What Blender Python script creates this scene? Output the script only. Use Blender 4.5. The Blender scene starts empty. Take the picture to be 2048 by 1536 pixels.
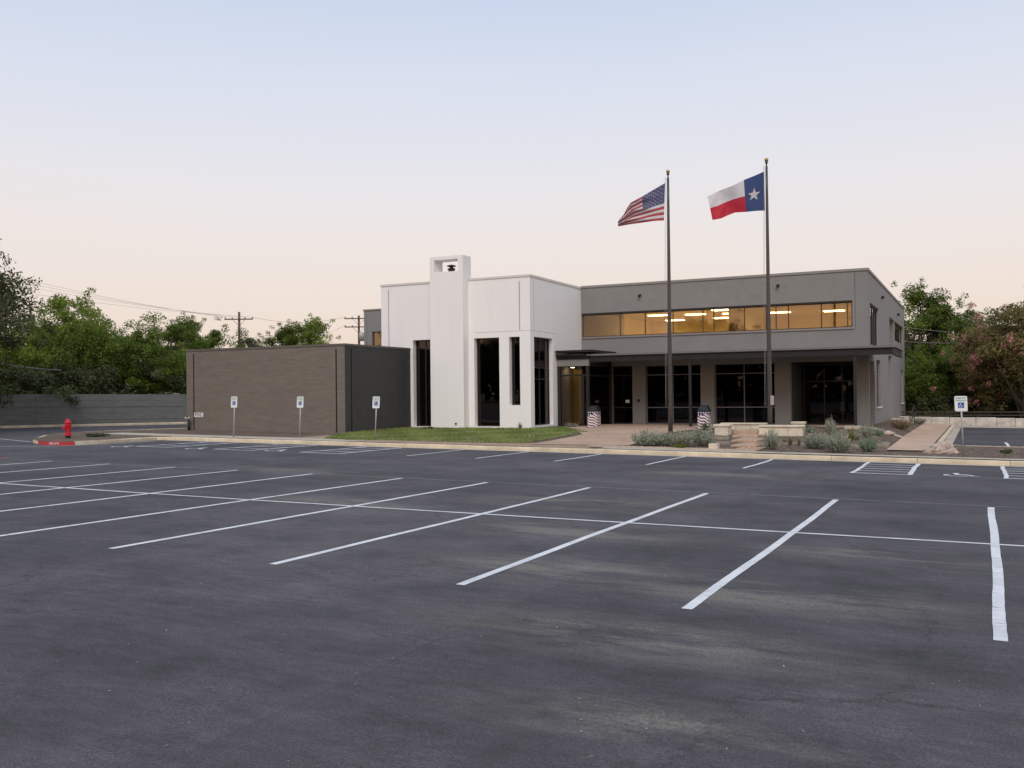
import bpy, bmesh, math, random
import numpy as np
from mathutils import Matrix, Vector

# ------------------------------------------------------------------ camera
scene = bpy.context.scene
F_PX, CAM_H = 1885.0, 2.15
YAW = math.atan((1955 - 1024) / F_PX)
PITCH = math.atan((787 - 768) / F_PX)
ROLL = 0.0105
TILT = 0.0125                                  # the lot falls gently to the right
RV = Vector((math.cos(YAW), math.sin(YAW), 0))
FV = Vector((-math.sin(YAW), math.cos(YAW), 0))
UV_ = Vector((0, 0, 1))
fw = FV * math.cos(PITCH) + UV_ * math.sin(PITCH)
up0 = UV_ * math.cos(PITCH) - FV * math.sin(PITCH)
cr = RV * math.cos(ROLL) - up0 * math.sin(ROLL)
cu = RV * math.sin(ROLL) + up0 * math.cos(ROLL)
cam = bpy.data.objects.new('camera', bpy.data.cameras.new('camera'))
scene.collection.objects.link(cam)
cam.matrix_world = Matrix(((cr.x, cu.x, -fw.x, 0), (cr.y, cu.y, -fw.y, 0),
                           (cr.z, cu.z, -fw.z, CAM_H), (0, 0, 0, 1)))
cam.data.sensor_width = 36
cam.data.lens = F_PX / 2048 * 36
cam.data.clip_end = 5000
scene.camera = cam

# ------------------------------------------------------------------ world: clear dusk sky
SUN_AZ = Vector((0.35, -0.94, 0)).normalized()      # afterglow is behind the camera
SUN_EL = math.radians(42)
world = bpy.data.worlds.new('World')
scene.world = world
world.use_nodes = True
wn, wl = world.node_tree.nodes, world.node_tree.links
wn.clear()
w_out = wn.new('ShaderNodeOutputWorld')
w_bg = wn.new('ShaderNodeBackground')
w_tc = wn.new('ShaderNodeTexCoord')
w_sep = wn.new('ShaderNodeSeparateXYZ')
wl.new(w_tc.outputs['Generated'], w_sep.inputs[0])
w_ramp = wn.new('ShaderNodeValToRGB')
el = w_ramp.color_ramp.elements
for i, (p, c) in enumerate([(0.0, (.66, .525, .445)), (.07, (.71, .605, .55)), (.15, (.71, .645, .63)),
                            (.22, (.67, .655, .69)), (.31, (.585, .62, .72)), (.40, (.49, .56, .70)),
                            (.7, (.42, .51, .65)), (1.0, (.36, .455, .60))]):
    e = el[i] if i < 2 else el.new(p)
    e.position = p
    e.color = (*c, 1)
w_n = wn.new('ShaderNodeTexNoise'); w_n.inputs['Scale'].default_value = 2.2; w_n.inputs['Detail'].default_value = 5
w_map = wn.new('ShaderNodeMapping'); w_map.inputs['Scale'].default_value = (1, 1, 5)
wl.new(w_tc.outputs['Generated'], w_map.inputs[0]); wl.new(w_map.outputs[0], w_n.inputs['Vector'])
w_nz = wn.new('ShaderNodeMath'); w_nz.operation = 'MULTIPLY_ADD'; w_nz.inputs[1].default_value = .05
w_nb = wn.new('ShaderNodeMath'); w_nb.operation = 'SUBTRACT'; w_nb.inputs[1].default_value = .025
wl.new(w_n.outputs['Fac'], w_nz.inputs[0]); wl.new(w_sep.outputs['Z'], w_nz.inputs[2]); wl.new(w_nz.outputs[0], w_nb.inputs[0])
wl.new(w_nb.outputs[0], w_ramp.inputs[0])
# afterglow: warm towards the sun's azimuth, fading with height
w_dot = wn.new('ShaderNodeVectorMath'); w_dot.operation = 'DOT_PRODUCT'
w_dot.inputs[1].default_value = SUN_AZ
wl.new(w_tc.outputs['Generated'], w_dot.inputs[0])
w_az = wn.new('ShaderNodeMapRange'); w_az.interpolation_type = 'SMOOTHSTEP'
w_az.inputs['From Min'].default_value = 0.1
w_az.inputs['From Max'].default_value = 0.95
wl.new(w_dot.outputs['Value'], w_az.inputs['Value'])
w_lo = wn.new('ShaderNodeMapRange'); w_lo.interpolation_type = 'SMOOTHSTEP'
w_lo.inputs['From Min'].default_value = 0.45
w_lo.inputs['From Max'].default_value = 0.0
wl.new(w_sep.outputs['Z'], w_lo.inputs['Value'])
w_mul = wn.new('ShaderNodeMath'); w_mul.operation = 'MULTIPLY'
wl.new(w_az.outputs[0], w_mul.inputs[0]); wl.new(w_lo.outputs[0], w_mul.inputs[1])
w_mix = wn.new('ShaderNodeMix'); w_mix.data_type = 'RGBA'
w_mix.inputs['B'].default_value = (.95, .61, .375, 1)
wl.new(w_mul.outputs[0], w_mix.inputs['Factor']); wl.new(w_ramp.outputs[0], w_mix.inputs['A'])
# a faint physical sky on top of it
w_sky = wn.new('ShaderNodeTexSky'); w_sky.sky_type = 'NISHITA'; w_sky.sun_disc = False
w_sky.sun_elevation = math.radians(2)
w_sky.sun_rotation = math.atan2(SUN_AZ.x, SUN_AZ.y)
w_add = wn.new('ShaderNodeMix'); w_add.data_type = 'RGBA'; w_add.blend_type = 'ADD'
w_add.inputs['Factor'].default_value = 0.02
wl.new(w_mix.outputs['Result'], w_add.inputs['A']); wl.new(w_sky.outputs[0], w_add.inputs['B'])
wl.new(w_add.outputs['Result'], w_bg.inputs['Color'])
w_bg.inputs['Strength'].default_value = 1.0
wl.new(w_bg.outputs[0], w_out.inputs['Surface'])

sun = bpy.data.objects.new('sun', bpy.data.lights.new('sun', 'SUN'))
scene.collection.objects.link(sun)
sun.data.energy = 1.5
sun.data.angle = math.radians(36)
sun.data.color = (1.0, .93, .875)
sd = SUN_AZ * math.cos(SUN_EL) + Vector((0, 0, math.sin(SUN_EL)))
sun.rotation_euler = sd.to_track_quat('Z', 'Y').to_euler()
sun.location = (0, -20, 30)
scene.view_settings.view_transform = 'Standard'
scene.view_settings.look = 'None'
scene.view_settings.gamma = 1
scene.view_settings.exposure = 0.2

# ------------------------------------------------------------------ helpers
rnd = random.Random(7)
nrng = np.random.default_rng(11)

def clamp(v, a, b): return max(a, min(b, v))
def smooth(v):
    v = clamp(v, 0, 1)
    return v * v * (3 - 2 * v)
def gz(x, y):                                   # height of the lot
    return -TILT * clamp(RV.x * x + RV.y * y, -90, 90)
def bz(x, y):                                   # height of the raised ground behind the kerb
    g = gz(x, y) + .15
    t = smooth((y - 32.4) / 11.0)
    level = .33 + (g - .02 - .33) * smooth((x + 4.9) / 2.2)
    return g + (level - g) * t
def ray(x, y):
    return cr * ((x - 1024) / F_PX) + cu * (-(y - 768) / F_PX) + fw
def at_z(x, y, fn, iters=25):                   # pixel -> point on a height field
    d = ray(x, y); z = 0.0; p = Vector()
    for _ in range(iters):
        t = (z - CAM_H) / d.z
        p = d * t
        z = z * .4 + fn(p.x, p.y) * .6
    return Vector((p.x, p.y, fn(p.x, p.y)))
def on_lot(x, y): return at_z(x, y, gz)
def on_bed(x, y): return at_z(x, y, bz)
def on_y(x, y, Y):
    d = ray(x, y); t = Y / d.y
    return Vector((d.x * t, Y, CAM_H + d.z * t))
def along(x, D):                                # point D metres along the ground under a pixel column
    d = ray(x, 787); d.z = 0; d.normalize()
    return d * D

WL = {}
def wloc(o): return WL.get(o.name, Vector((0, 0, 0)))
def link(o): scene.collection.objects.link(o); return o
def tag(o, label=None, cat=None, group=None, kind=None):
    if label: o['label'] = label
    if cat: o['category'] = cat
    if group: o['group'] = group
    if kind: o['kind'] = kind
    return o
def empty(name, loc, label=None, cat=None, group=None, kind=None):
    o = link(bpy.data.objects.new(name, None))
    o.empty_display_size = .2
    o.location = loc
    WL[o.name] = Vector(loc)
    return tag(o, label, cat, group, kind)
def place(me, name, parent=None, mat=None):
    o = link(bpy.data.objects.new(name, me))
    if mat is not None:
        me.materials.clear()
        for m in (mat if isinstance(mat, (list, tuple)) else [mat]): me.materials.append(m)
    if parent is not None:
        o.parent = parent
        WL[o.name] = wloc(parent)
    return o

class MB:
    def __init__(s): s.v = []; s.f = []; s.mi = []; s.cur = 0
    def add(s, vs, fs):
        n = len(s.v); s.v += [tuple(v) for v in vs]
        for f in fs: s.f.append(tuple(i + n for i in f)); s.mi.append(s.cur)
        return s
    def quad(s, *p): return s.add(p, [tuple(range(len(p)))])
    def box(s, x0, x1, y0, y1, z0, z1):
        return s.add([(x0,y0,z0),(x1,y0,z0),(x1,y1,z0),(x0,y1,z0),(x0,y0,z1),(x1,y0,z1),(x1,y1,z1),(x0,y1,z1)],
                     [(0,3,2,1),(4,5,6,7),(0,1,5,4),(1,2,6,5),(2,3,7,6),(3,0,4,7)])
    def hexa(s, pts):                            # 8 points, bottom ring then top ring
        return s.add(pts, [(0,3,2,1),(4,5,6,7),(0,1,5,4),(1,2,6,5),(2,3,7,6),(3,0,4,7)])
    def tube(s, pts, rad, n=8, cap=True):
        pts = [Vector(p) for p in pts]
        if not isinstance(rad, (list, tuple)): rad = [rad] * len(pts)
        vs, fs = [], []
        for i, p in enumerate(pts):
            d = (pts[min(i+1, len(pts)-1)] - pts[max(i-1, 0)])
            d = d.normalized() if d.length > 1e-9 else Vector((0,0,1))
            a = d.cross(Vector((0,0,1)))
            if a.length < .05: a = Vector((1,0,0))
            a.normalize(); b = d.cross(a).normalized()
            for k in range(n):
                t = 2 * math.pi * k / n
                vs.append(p + (a * math.cos(t) + b * math.sin(t)) * rad[i])
        for i in range(len(pts) - 1):
            for k in range(n):
                k2 = (k + 1) % n
                fs.append((i*n+k, i*n+k2, (i+1)*n+k2, (i+1)*n+k))
        if cap:
            fs.append(tuple(range(n))[::-1]); fs.append(tuple(range((len(pts)-1)*n, len(pts)*n)))
        return s.add(vs, fs)
    def lathe(s, prof, c=(0,0,0), n=20):
        vs, fs = [], []
        for r, z in prof:
            for k in range(n):
                t = 2 * math.pi * k / n
                vs.append((c[0] + r*math.cos(t), c[1] + r*math.sin(t), c[2] + z))
        for i in range(len(prof) - 1):
            for k in range(n):
                k2 = (k + 1) % n
                fs.append((i*n+k, i*n+k2, (i+1)*n+k2, (i+1)*n+k))
        fs.append(tuple(range(n))[::-1]); fs.append(tuple(range((len(prof)-1)*n, len(prof)*n)))
        return s.add(vs, fs)
    def build(s, name, mat, parent=None, smooth_=False, local=False, bevel=0):
        off = Vector((0,0,0)) if local or parent is None else wloc(parent)
        me = bpy.data.meshes.new(name)
        me.from_pydata([(v[0]-off.x, v[1]-off.y, v[2]-off.z) for v in s.v], [], s.f)
        mats = mat if isinstance(mat, (list, tuple)) else [mat]
        for m in mats: me.materials.append(m)
        if len(mats) > 1: me.polygons.foreach_set('material_index', s.mi)
        if smooth_: me.polygons.foreach_set('use_smooth', [True] * len(me.polygons))
        o = place(me, name, parent)
        if bevel:
            b = o.modifiers.new('bevel', 'BEVEL'); b.width = bevel; b.segments = 2; b.limit_method = 'ANGLE'
        return o

def copy_tree(o, parent=None):
    c = o.copy(); link(c); c.parent = parent
    for ch in list(o.children): copy_tree(ch, c)
    return c

def np_mesh(name, V, Q, tint=None, mats=None, mi=None):
    V = np.asarray(V, np.float32); Q = np.asarray(Q, np.int32)
    me = bpy.data.meshes.new(name)
    k = Q.shape[1]
    me.vertices.add(len(V)); me.vertices.foreach_set('co', V.ravel())
    me.loops.add(Q.size); me.loops.foreach_set('vertex_index', Q.ravel())
    me.polygons.add(len(Q)); me.polygons.foreach_set('loop_start', np.arange(0, Q.size, k, dtype=np.int32))
    if mi is not None:
        me.polygons.foreach_set('material_index', np.asarray(mi, np.int32))
    me.update(calc_edges=True)
    me.shade_flat()
    if tint is not None:
        a = me.attributes.new('tint', 'FLOAT', 'FACE')
        a.data.foreach_set('value', np.asarray(tint, np.float32))
    for m in (mats or []): me.materials.append(m)
    return me

# ------------------------------------------------------------------ materials
def nodes(name):
    m = bpy.data.materials.new(name); m.use_nodes = True
    nt = m.node_tree
    return m, nt.nodes, nt.links, nt.nodes['Principled BSDF']
def pos_noise(N, L, scale, detail=4, rough=.6, vec=(1, 1, 1), loc=(0, 0, 0)):
    g = N.new('ShaderNodeNewGeometry')
    mp = N.new('ShaderNodeMapping'); mp.inputs['Scale'].default_value = vec
    mp.inputs['Location'].default_value = loc
    L.new(g.outputs['Position'], mp.inputs[0])
    n = N.new('ShaderNodeTexNoise'); n.inputs['Scale'].default_value = scale
    n.inputs['Detail'].default_value = detail; n.inputs['Roughness'].default_value = rough
    L.new(mp.outputs[0], n.inputs['Vector'])
    return n
def ramp(N, L, src, stops):
    r = N.new('ShaderNodeValToRGB')
    for i, (p, c) in enumerate(stops):
        e = r.color_ramp.elements[i] if i < 2 else r.color_ramp.elements.new(p)
        e.position = p
        e.color = (*c, 1) if isinstance(c, (tuple, list)) else (c, c, c, 1)
    L.new(src, r.inputs[0])
    return r
def mixc(N, L, fac, a, b, blend='MIX'):
    m = N.new('ShaderNodeMix'); m.data_type = 'RGBA'; m.blend_type = blend
    for k, v in (('Factor', fac), ('A', a), ('B', b)):
        if hasattr(v, 'is_output'): L.new(v, m.inputs[k])
        else: m.inputs[k].default_value = (*v, 1) if isinstance(v, (tuple, list)) else v
    return m.outputs['Result']
def bumpn(N, L, b, src, strength=.3, dist=.01):
    n = N.new('ShaderNodeBump'); n.inputs['Strength'].default_value = strength
    n.inputs['Distance'].default_value = dist
    L.new(src, n.inputs['Height']); L.new(n.outputs[0], b.inputs['Normal'])
def pmat(name, col, rough=.8, var=.12, scale=1.2, bump=0, bscale=60, metal=0, spec=.4, vec=(1, 1, 1), warm=None, streak=0):
    m, N, L, b = nodes(name)
    n = pos_noise(N, L, scale, 6, .62, vec)
    lo = tuple(c * (1 - var) for c in col); hi = tuple(c * (1 + var) for c in (warm or col))
    r = ramp(N, L, n.outputs['Fac'], [(.3, lo), (.7, hi)])
    src = r.outputs[0]
    if streak:
        n3 = pos_noise(N, L, 3.0, 6, .7, (.55, .55, 9)); r3 = ramp(N, L, n3.outputs['Fac'], [(.32, 1 - streak), (.5, 1.0), (.68, 1 + streak)])
        src = mixc(N, L, 1.0, src, r3.outputs[0], 'MULTIPLY')
    L.new(src, b.inputs['Base Color'])
    b.inputs['Roughness'].default_value = rough; b.inputs['Metallic'].default_value = metal
    b.inputs['Specular IOR Level'].default_value = spec
    if bump:
        n2 = pos_noise(N, L, bscale, 4, .6)
        bumpn(N, L, b, n2.outputs['Fac'], bump)
    return m

M = {}
M['grey_paint'] = pmat('grey_paint', (.218, .212, .206), .75, .07, .6, .15, 40)
M['grey_brick'] = pmat('grey_painted_brick', (.242, .232, .222), .8, .06, 2.5, .25, 50, streak=.07)
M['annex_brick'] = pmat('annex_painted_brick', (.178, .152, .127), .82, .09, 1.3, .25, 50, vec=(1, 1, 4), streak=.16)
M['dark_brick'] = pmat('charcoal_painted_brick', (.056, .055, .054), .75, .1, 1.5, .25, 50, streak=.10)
M['white_paint'] = pmat('white_stucco', (.84, .82, .805), .85, .025, 1.1, .2, 45, vec=(2.5, 2.5, .35))
M['joint'] = pmat('joint_sealant', (.012, .010, .010), .8)
M['white_joint'] = pmat('white_joint_sealant', (.30, .28, .265), .8)
M['coping'] = pmat('metal_coping', (.26, .245, .23), .5, .05, 1, metal=.2)
M['white_coping'] = pmat('white_metal_coping', (.66, .63, .60), .5, .05)
M['dark_steel'] = pmat('dark_bronze_steel', (.016, .014, .015), .55, .15, 2)
M['canopy_edge'] = pmat('grey_canopy_edge', (.17, .16, .155), .5, .08)
M['frame'] = pmat('dark_window_frame', (.030, .027, .026), .4, .1)
M['frame_light'] = pmat('grey_window_frame', (.16, .155, .16), .4, .1)
M['bronze_frame'] = pmat('bronze_window_frame', (.10, .055, .03), .4, .1)
M['interior_dark'] = pmat('dark_interior', (.035, .030, .028), .9)
M['interior_tan'] = pmat('tan_office_wall', (.60, .48, .27), .9, .1, .5)
M['ceiling'] = pmat('office_ceiling', (.55, .46, .31), .9, .05)
M['yellow_wall'] = pmat('yellow_lobby_wall', (.48, .30, .035), .6, .08)
M['concrete'] = pmat('pale_concrete', (.52, .455, .37), .9, .22, 1.1, .3, 40, warm=(.46, .39, .30))
M['kerb'] = pmat('kerb_concrete', (.64, .535, .385), .9, .24, 1.4, .35, 30)
M['grey_concrete'] = pmat('grey_concrete', (.20, .19, .18), .9, .2, 1, .3, 40)
M['limestone'] = pmat('cut_limestone', (.66, .59, .46), .9, .14, 3, .4, 25)
M['limestone_wall'] = pmat('weathered_limestone', (.56, .51, .455), .95, .3, 2.2, .8, 12)
M['rock'] = pmat('pinkish_rock', (.47, .365, .30), .95, .45, 5, 1.0, 14)
M['white_paint_line'] = None
M['red_paint'] = pmat('hydrant_red', (.52, .014, .030), .35, .12, 6, spec=.5)
M['red_kerb'] = pmat('red_kerb_paint', (.50, .045, .05), .7, .2, 4, .2, 40)
M['pole_metal'] = pmat('dark_pole_paint', (.058, .050, .047), .35, .1, 3, spec=.5)
M['gold'] = pmat('gold_ball', (.46, .31, .14), .35, .1, 5, metal=.9)
M['galv'] = pmat('galvanised_post', (.42, .40, .38), .5, .1, 6, metal=.35)
M['sign_white'] = pmat('sign_white', (.78, .79, .78), .5, .03)
M['sign_blue'] = pmat('sign_blue', (.02, .07, .33), .5, .03)
M['sign_green'] = pmat('sign_green', (.10, .32, .22), .6, .03)
M['sign_dark'] = pmat('sign_dark', (.035, .02, .025), .6, .03)
M['wood'] = pmat('weathered_pole_wood', (.12, .085, .065), .9, .25, 4, .5, 20, vec=(6, 6, .4))
M['wire'] = pmat('cable_grey', (.30, .28, .27), .7, .05)
M['wire_dark'] = pmat('cable_dark', (.10, .09, .085), .7, .05)
M['black_metal'] = pmat('black_metal', (.018, .017, .018), .45, .1, 3)
M['board'] = pmat('pale_edging_board', (.30, .255, .21), .9, .2, 3, .3, 30)
M['bark'] = pmat('bark', (.095, .075, .06), .95, .35, 5, .8, 14, vec=(3, 3, .7))
M['pink_concrete'] = pmat('pinkish_concrete', (.53, .365, .26), .9, .2, .9, .3, 30)
M['mulch'] = None

DUST = ((-2.75, 7.95, 2.3, .8), (-4.6, 10.6, 2.0, 1.0), (-2.0, 10.2, 2.4, .9), (-5.6, 13.6, 2.2, 1.2), (-7.0, 17.2, 2.6, 1.4), (-1.2, 13.3, 1.8, .9),
        (-1.9, 5.9, 1.6, .6), (-6.4, 24.9, 3.2, 1.0), (-16.5, 20.6, 3.2, .9), (-11.2, 15.2, 2.4, .9))
def add_coord_mat():
    # asphalt: patchy seal coat, aggregate specks, pale dust, seams
    m, N, L, b = nodes('asphalt')
    big = pos_noise(N, L, .16, 5, .6, (1, 1.6, 1))
    mid = pos_noise(N, L, .8, 8, .7, (.8, 1.3, 1))
    fine = pos_noise(N, L, 55, 3, .7)
    c1 = ramp(N, L, big.outputs['Fac'], [(.32, (.060, .054, .060)), (.5, (.083, .075, .082)), (.70, (.110, .100, .106))])
    c2 = ramp(N, L, mid.outputs['Fac'], [(.28, .66), (.5, 1.0), (.75, 1.26)])
    stk = pos_noise(N, L, 3.2, 8, .75, (.8, 2.4, 1)); c4 = ramp(N, L, stk.outputs['Fac'], [(.30, .78), (.5, 1.0), (.70, 1.28)])
    fin2 = pos_noise(N, L, 150, 2, .8); c5 = ramp(N, L, fin2.outputs['Fac'], [(.30, .55), (.5, 1.0), (.72, 1.6)])
    c3 = ramp(N, L, fine.outputs['Fac'], [(.28, .55), (.5, 1.0), (.75, 1.65)])
    col = mixc(N, L, 1.0, c1.outputs[0], c2.outputs[0], 'MULTIPLY')
    col = mixc(N, L, .9, col, c3.outputs[0], 'MULTIPLY')
    col = mixc(N, L, 1.0, col, c4.outputs[0], 'MULTIPLY')
    col = mixc(N, L, .8, col, c5.outputs[0], 'MULTIPLY')
    # pale yellowish dust where cars track sand, in streaks along the rows
    dn = pos_noise(N, L, .6, 11, .74, (.6, 1.9, 1), (3.1, 0.4, 0))
    dr = ramp(N, L, dn.outputs['Fac'], [(.44, 0.0), (.57, 1.0)])
    g = N.new('ShaderNodeNewGeometry')
    fac = None
    for (cx, cy, rx, ry) in DUST:
        mp = N.new('ShaderNodeMapping'); mp.vector_type = 'POINT'
        mp.inputs['Location'].default_value = (-cx / rx, -cy / ry, 0)
        mp.inputs['Scale'].default_value = (1 / rx, 1 / ry, 0)
        L.new(g.outputs['Position'], mp.inputs[0])
        ln = N.new('ShaderNodeVectorMath'); ln.operation = 'LENGTH'; L.new(mp.outputs[0], ln.inputs[0])
        mr = N.new('ShaderNodeMapRange'); mr.interpolation_type = 'SMOOTHSTEP'
        mr.inputs['From Min'].default_value = 1.25; mr.inputs['From Max'].default_value = .1
        L.new(ln.outputs['Value'], mr.inputs['Value'])
        if fac is None: fac = mr.outputs[0]
        else:
            mx = N.new('ShaderNodeMath'); mx.operation = 'MAXIMUM'
            L.new(fac, mx.inputs[0]); L.new(mr.outputs[0], mx.inputs[1]); fac = mx.outputs[0]
    mu = N.new('ShaderNodeMath'); mu.operation = 'MULTIPLY'; L.new(fac, mu.inputs[0]); L.new(dr.outputs[0], mu.inputs[1])
    mu2 = N.new('ShaderNodeMath'); mu2.operation = 'MULTIPLY'; L.new(mu.outputs[0], mu2.inputs[0]); mu2.inputs[1].default_value = .46
    gsp = pos_noise(N, L, 38, 3, .8); gsr = ramp(N, L, gsp.outputs['Fac'], [(.38, .25), (.58, 1.0)])
    mu3 = N.new('ShaderNodeMath'); mu3.operation = 'MULTIPLY'; L.new(mu2.outputs[0], mu3.inputs[0]); L.new(gsr.outputs[0], mu3.inputs[1]); mu2 = mu3
    # a paving joint runs up the lot; the newer strip to its right is darker
    sx = N.new('ShaderNodeSeparateXYZ'); L.new(g.outputs['Position'], sx.inputs[0])
    jn = pos_noise(N, L, 1.6, 5, .7); ja = N.new('ShaderNodeMath'); ja.operation = 'MULTIPLY_ADD'
    L.new(jn.outputs['Fac'], ja.inputs[0]); ja.inputs[1].default_value = .22; L.new(sx.outputs['X'], ja.inputs[2])
    for (xj, dk) in ((-4.14, .90), (-13.2, 1.06), (1.9, .95)):
        sd_ = N.new('ShaderNodeMapRange'); sd_.inputs['From Min'].default_value = xj - .03; sd_.inputs['From Max'].default_value = xj + .03
        L.new(ja.outputs[0], sd_.inputs['Value'])
        col = mixc(N, L, sd_.outputs[0], col, mixc(N, L, 1.0, col, (dk, dk, dk), 'MULTIPLY'))
        ed = N.new('ShaderNodeMath'); ed.operation = 'COMPARE'; L.new(ja.outputs[0], ed.inputs[0]); ed.inputs[1].default_value = xj; ed.inputs[2].default_value = .022
        em = N.new('ShaderNodeMath'); em.operation = 'MULTIPLY'; L.new(ed.outputs[0], em.inputs[0]); em.inputs[1].default_value = .22
        col = mixc(N, L, em.outputs[0], col, (.045, .043, .046))
    col = mixc(N, L, mu2.outputs[0], col, (.37, .335, .26))
    # small pale stones and grit
    vo = N.new('ShaderNodeTexVoronoi'); vo.inputs['Scale'].default_value = 17
    L.new(g.outputs['Position'], vo.inputs['Vector'])
    vr = ramp(N, L, vo.outputs['Distance'], [(.035, 1.0), (.075, 0.0)])
    gn = pos_noise(N, L, .9, 4, .7); gr = ramp(N, L, gn.outputs['Fac'], [(.47, 0.0), (.62, .8)])
    gm = N.new('ShaderNodeMath'); gm.operation = 'MULTIPLY'; L.new(vr.outputs[0], gm.inputs[0]); L.new(gr.outputs[0], gm.inputs[1])
    col = mixc(N, L, gm.outputs[0], col, (.42, .38, .33))
    # thin cracks
    cv = N.new('ShaderNodeTexVoronoi'); cv.feature = 'DISTANCE_TO_EDGE'; cv.inputs['Scale'].default_value = .23
    wob = pos_noise(N, L, 1.3, 5, .7)
    va = N.new('ShaderNodeVectorMath'); va.operation = 'ADD'
    L.new(g.outputs['Position'], va.inputs[0]); L.new(wob.outputs['Color'], va.inputs[1]); L.new(va.outputs[0], cv.inputs['Vector'])
    crk = ramp(N, L, cv.outputs['Distance'], [(.0, 1.0), (.006, 0.0)])
    cg = pos_noise(N, L, .35, 3, .6, loc=(5, 2, 0)); cgr = ramp(N, L, cg.outputs['Fac'], [(.47, 0.0), (.60, .75)])
    cm = N.new('ShaderNodeMath'); cm.operation = 'MULTIPLY'; L.new(crk.outputs[0], cm.inputs[0]); L.new(cgr.outputs[0], cm.inputs[1])
    col = mixc(N, L, cm.outputs[0], col, (.035, .033, .036))
    L.new(col, b.inputs['Base Color'])
    rr = ramp(N, L, mid.outputs['Fac'], [(.3, .82), (.7, .95)])
    L.new(rr.outputs[0], b.inputs['Roughness'])
    b.inputs['Specular IOR Level'].default_value = .25
    bumpn(N, L, b, fine.outputs['Fac'], .55, .012)
    M['asphalt'] = m
    # road paint with wear
    m, N, L, b = nodes('worn_white_paint')
    n1 = pos_noise(N, L, 11, 10, .85); n2 = pos_noise(N, L, 1.2, 4, .6)
    r1 = ramp(N, L, n1.outputs['Fac'], [(.30, (.20, .195, .20)), (.41, (.70, .70, .71)), (.8, (.84, .84, .85))])
    r2 = ramp(N, L, n2.outputs['Fac'], [(.3, .78), (.6, 1.0)])
    n3 = pos_noise(N, L, 5, 4, .6, (.6, 5, 1)); r3 = ramp(N, L, n3.outputs['Fac'], [(.33, .45), (.40, 1.0)])
    L.new(mixc(N, L, 1.0, mixc(N, L, 1.0, r1.outputs[0], r2.outputs[0], 'MULTIPLY'), r3.outputs[0], 'MULTIPLY'), b.inputs['Base Color'])
    b.inputs['Roughness'].default_value = .8
    M['line'] = m
    m, N, L, b = nodes('faded_grey_line')
    n1 = pos_noise(N, L, 6, 6, .75)
    r1 = ramp(N, L, n1.outputs['Fac'], [(.35, (.15, .14, .145)), (.65, (.34, .32, .32))])
    L.new(r1.outputs[0], b.inputs['Base Color']); b.inputs['Roughness'].default_value = .9
    M['faded_line'] = m
    # mulch / bare soil
    m, N, L, b = nodes('brown_soil')
    n1 = pos_noise(N, L, 9, 6, .75); n2 = pos_noise(N, L, .8, 4, .6)
    r1 = ramp(N, L, n1.outputs['Fac'], [(.3, (.065, .047, .038)), (.5, (.15, .11, .082)), (.75, (.29, .22, .165))])
    r2 = ramp(N, L, n2.outputs['Fac'], [(.3, (.7, .68, .68)), (.65, (1.1, 1.0, .92))])
    L.new(mixc(N, L, 1.0, r1.outputs[0], r2.outputs[0], 'MULTIPLY'), b.inputs['Base Color'])
    b.inputs['Roughness'].default_value = .95
    bumpn(N, L, b, n1.outputs['Fac'], .9, .05)
    M['soil'] = m
    m, N, L, b = nodes('reddish_dry_soil')
    n1 = pos_noise(N, L, 7, 6, .75); n2 = pos_noise(N, L, .8, 4, .6)
    r1 = ramp(N, L, n1.outputs['Fac'], [(.3, (.24, .155, .10)), (.5, (.38, .265, .175)), (.75, (.50, .38, .27))])
    L.new(r1.outputs[0], b.inputs['Base Color']); b.inputs['Roughness'].default_value = .95
    bumpn(N, L, b, n1.outputs['Fac'], .9, .05)
    M['dry_soil'] = m
    # clay pavers
    for nm, sc in (('paver', 1.0),):
        m, N, L, b = nodes('clay_' + nm)
        g = N.new('ShaderNodeNewGeometry')
        br = N.new('ShaderNodeTexBrick'); br.inputs['Scale'].default_value = 1.0
        br.inputs['Brick Width'].default_value = .21; br.inputs['Row Height'].default_value = .105
        br.inputs['Mortar Size'].default_value = .006
        br.inputs['Color1'].default_value = (.54, .36, .25, 1); br.inputs['Color2'].default_value = (.47, .31, .215, 1)
        br.inputs['Mortar'].default_value = (.27, .22, .18, 1)
        L.new(g.outputs['Position'], br.inputs['Vector'])
        n2 = pos_noise(N, L, .7, 5, .65)
        r2 = ramp(N, L, n2.outputs['Fac'], [(.3, (.78, .80, .82)), (.65, (1.12, 1.1, 1.05))])
        L.new(mixc(N, L, 1.0, br.outputs['Color'], r2.outputs[0], 'MULTIPLY'), b.inputs['Base Color'])
        b.inputs['Roughness'].default_value = .9
        bumpn(N, L, b, br.outputs['Fac'], -.4, .006)
        M[nm] = m
    # lawn soil + grass
    M['lawn'] = pmat('lawn_green', (.15, .18, .065), .95, .35, 1.6, .8, 40, warm=(.24, .21, .10))
    # terrain
    M['terrain'] = pmat('dry_grass_ground', (.10, .095, .045), .95, .35, .35, .6, 8)
    # grey painted brick courses for receding walls
    m, N, L, b = nodes('grey_brick_courses')
    tc = N.new('ShaderNodeNewGeometry'); sp = N.new('ShaderNodeSeparateXYZ'); L.new(tc.outputs['Position'], sp.inputs[0])
    cb = N.new('ShaderNodeCombineXYZ'); L.new(sp.outputs['Y'], cb.inputs[0]); L.new(sp.outputs['Z'], cb.inputs[1])
    br = N.new('ShaderNodeTexBrick'); br.inputs['Scale'].default_value = 1; br.inputs['Brick Width'].default_value = .203
    br.inputs['Row Height'].default_value = .0677; br.inputs['Mortar Size'].default_value = .007
    br.inputs['Color1'].default_value = (.285, .268, .262, 1); br.inputs['Color2'].default_value = (.265, .25, .243, 1)
    br.inputs['Mortar'].default_value = (.22, .207, .20, 1)
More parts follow.
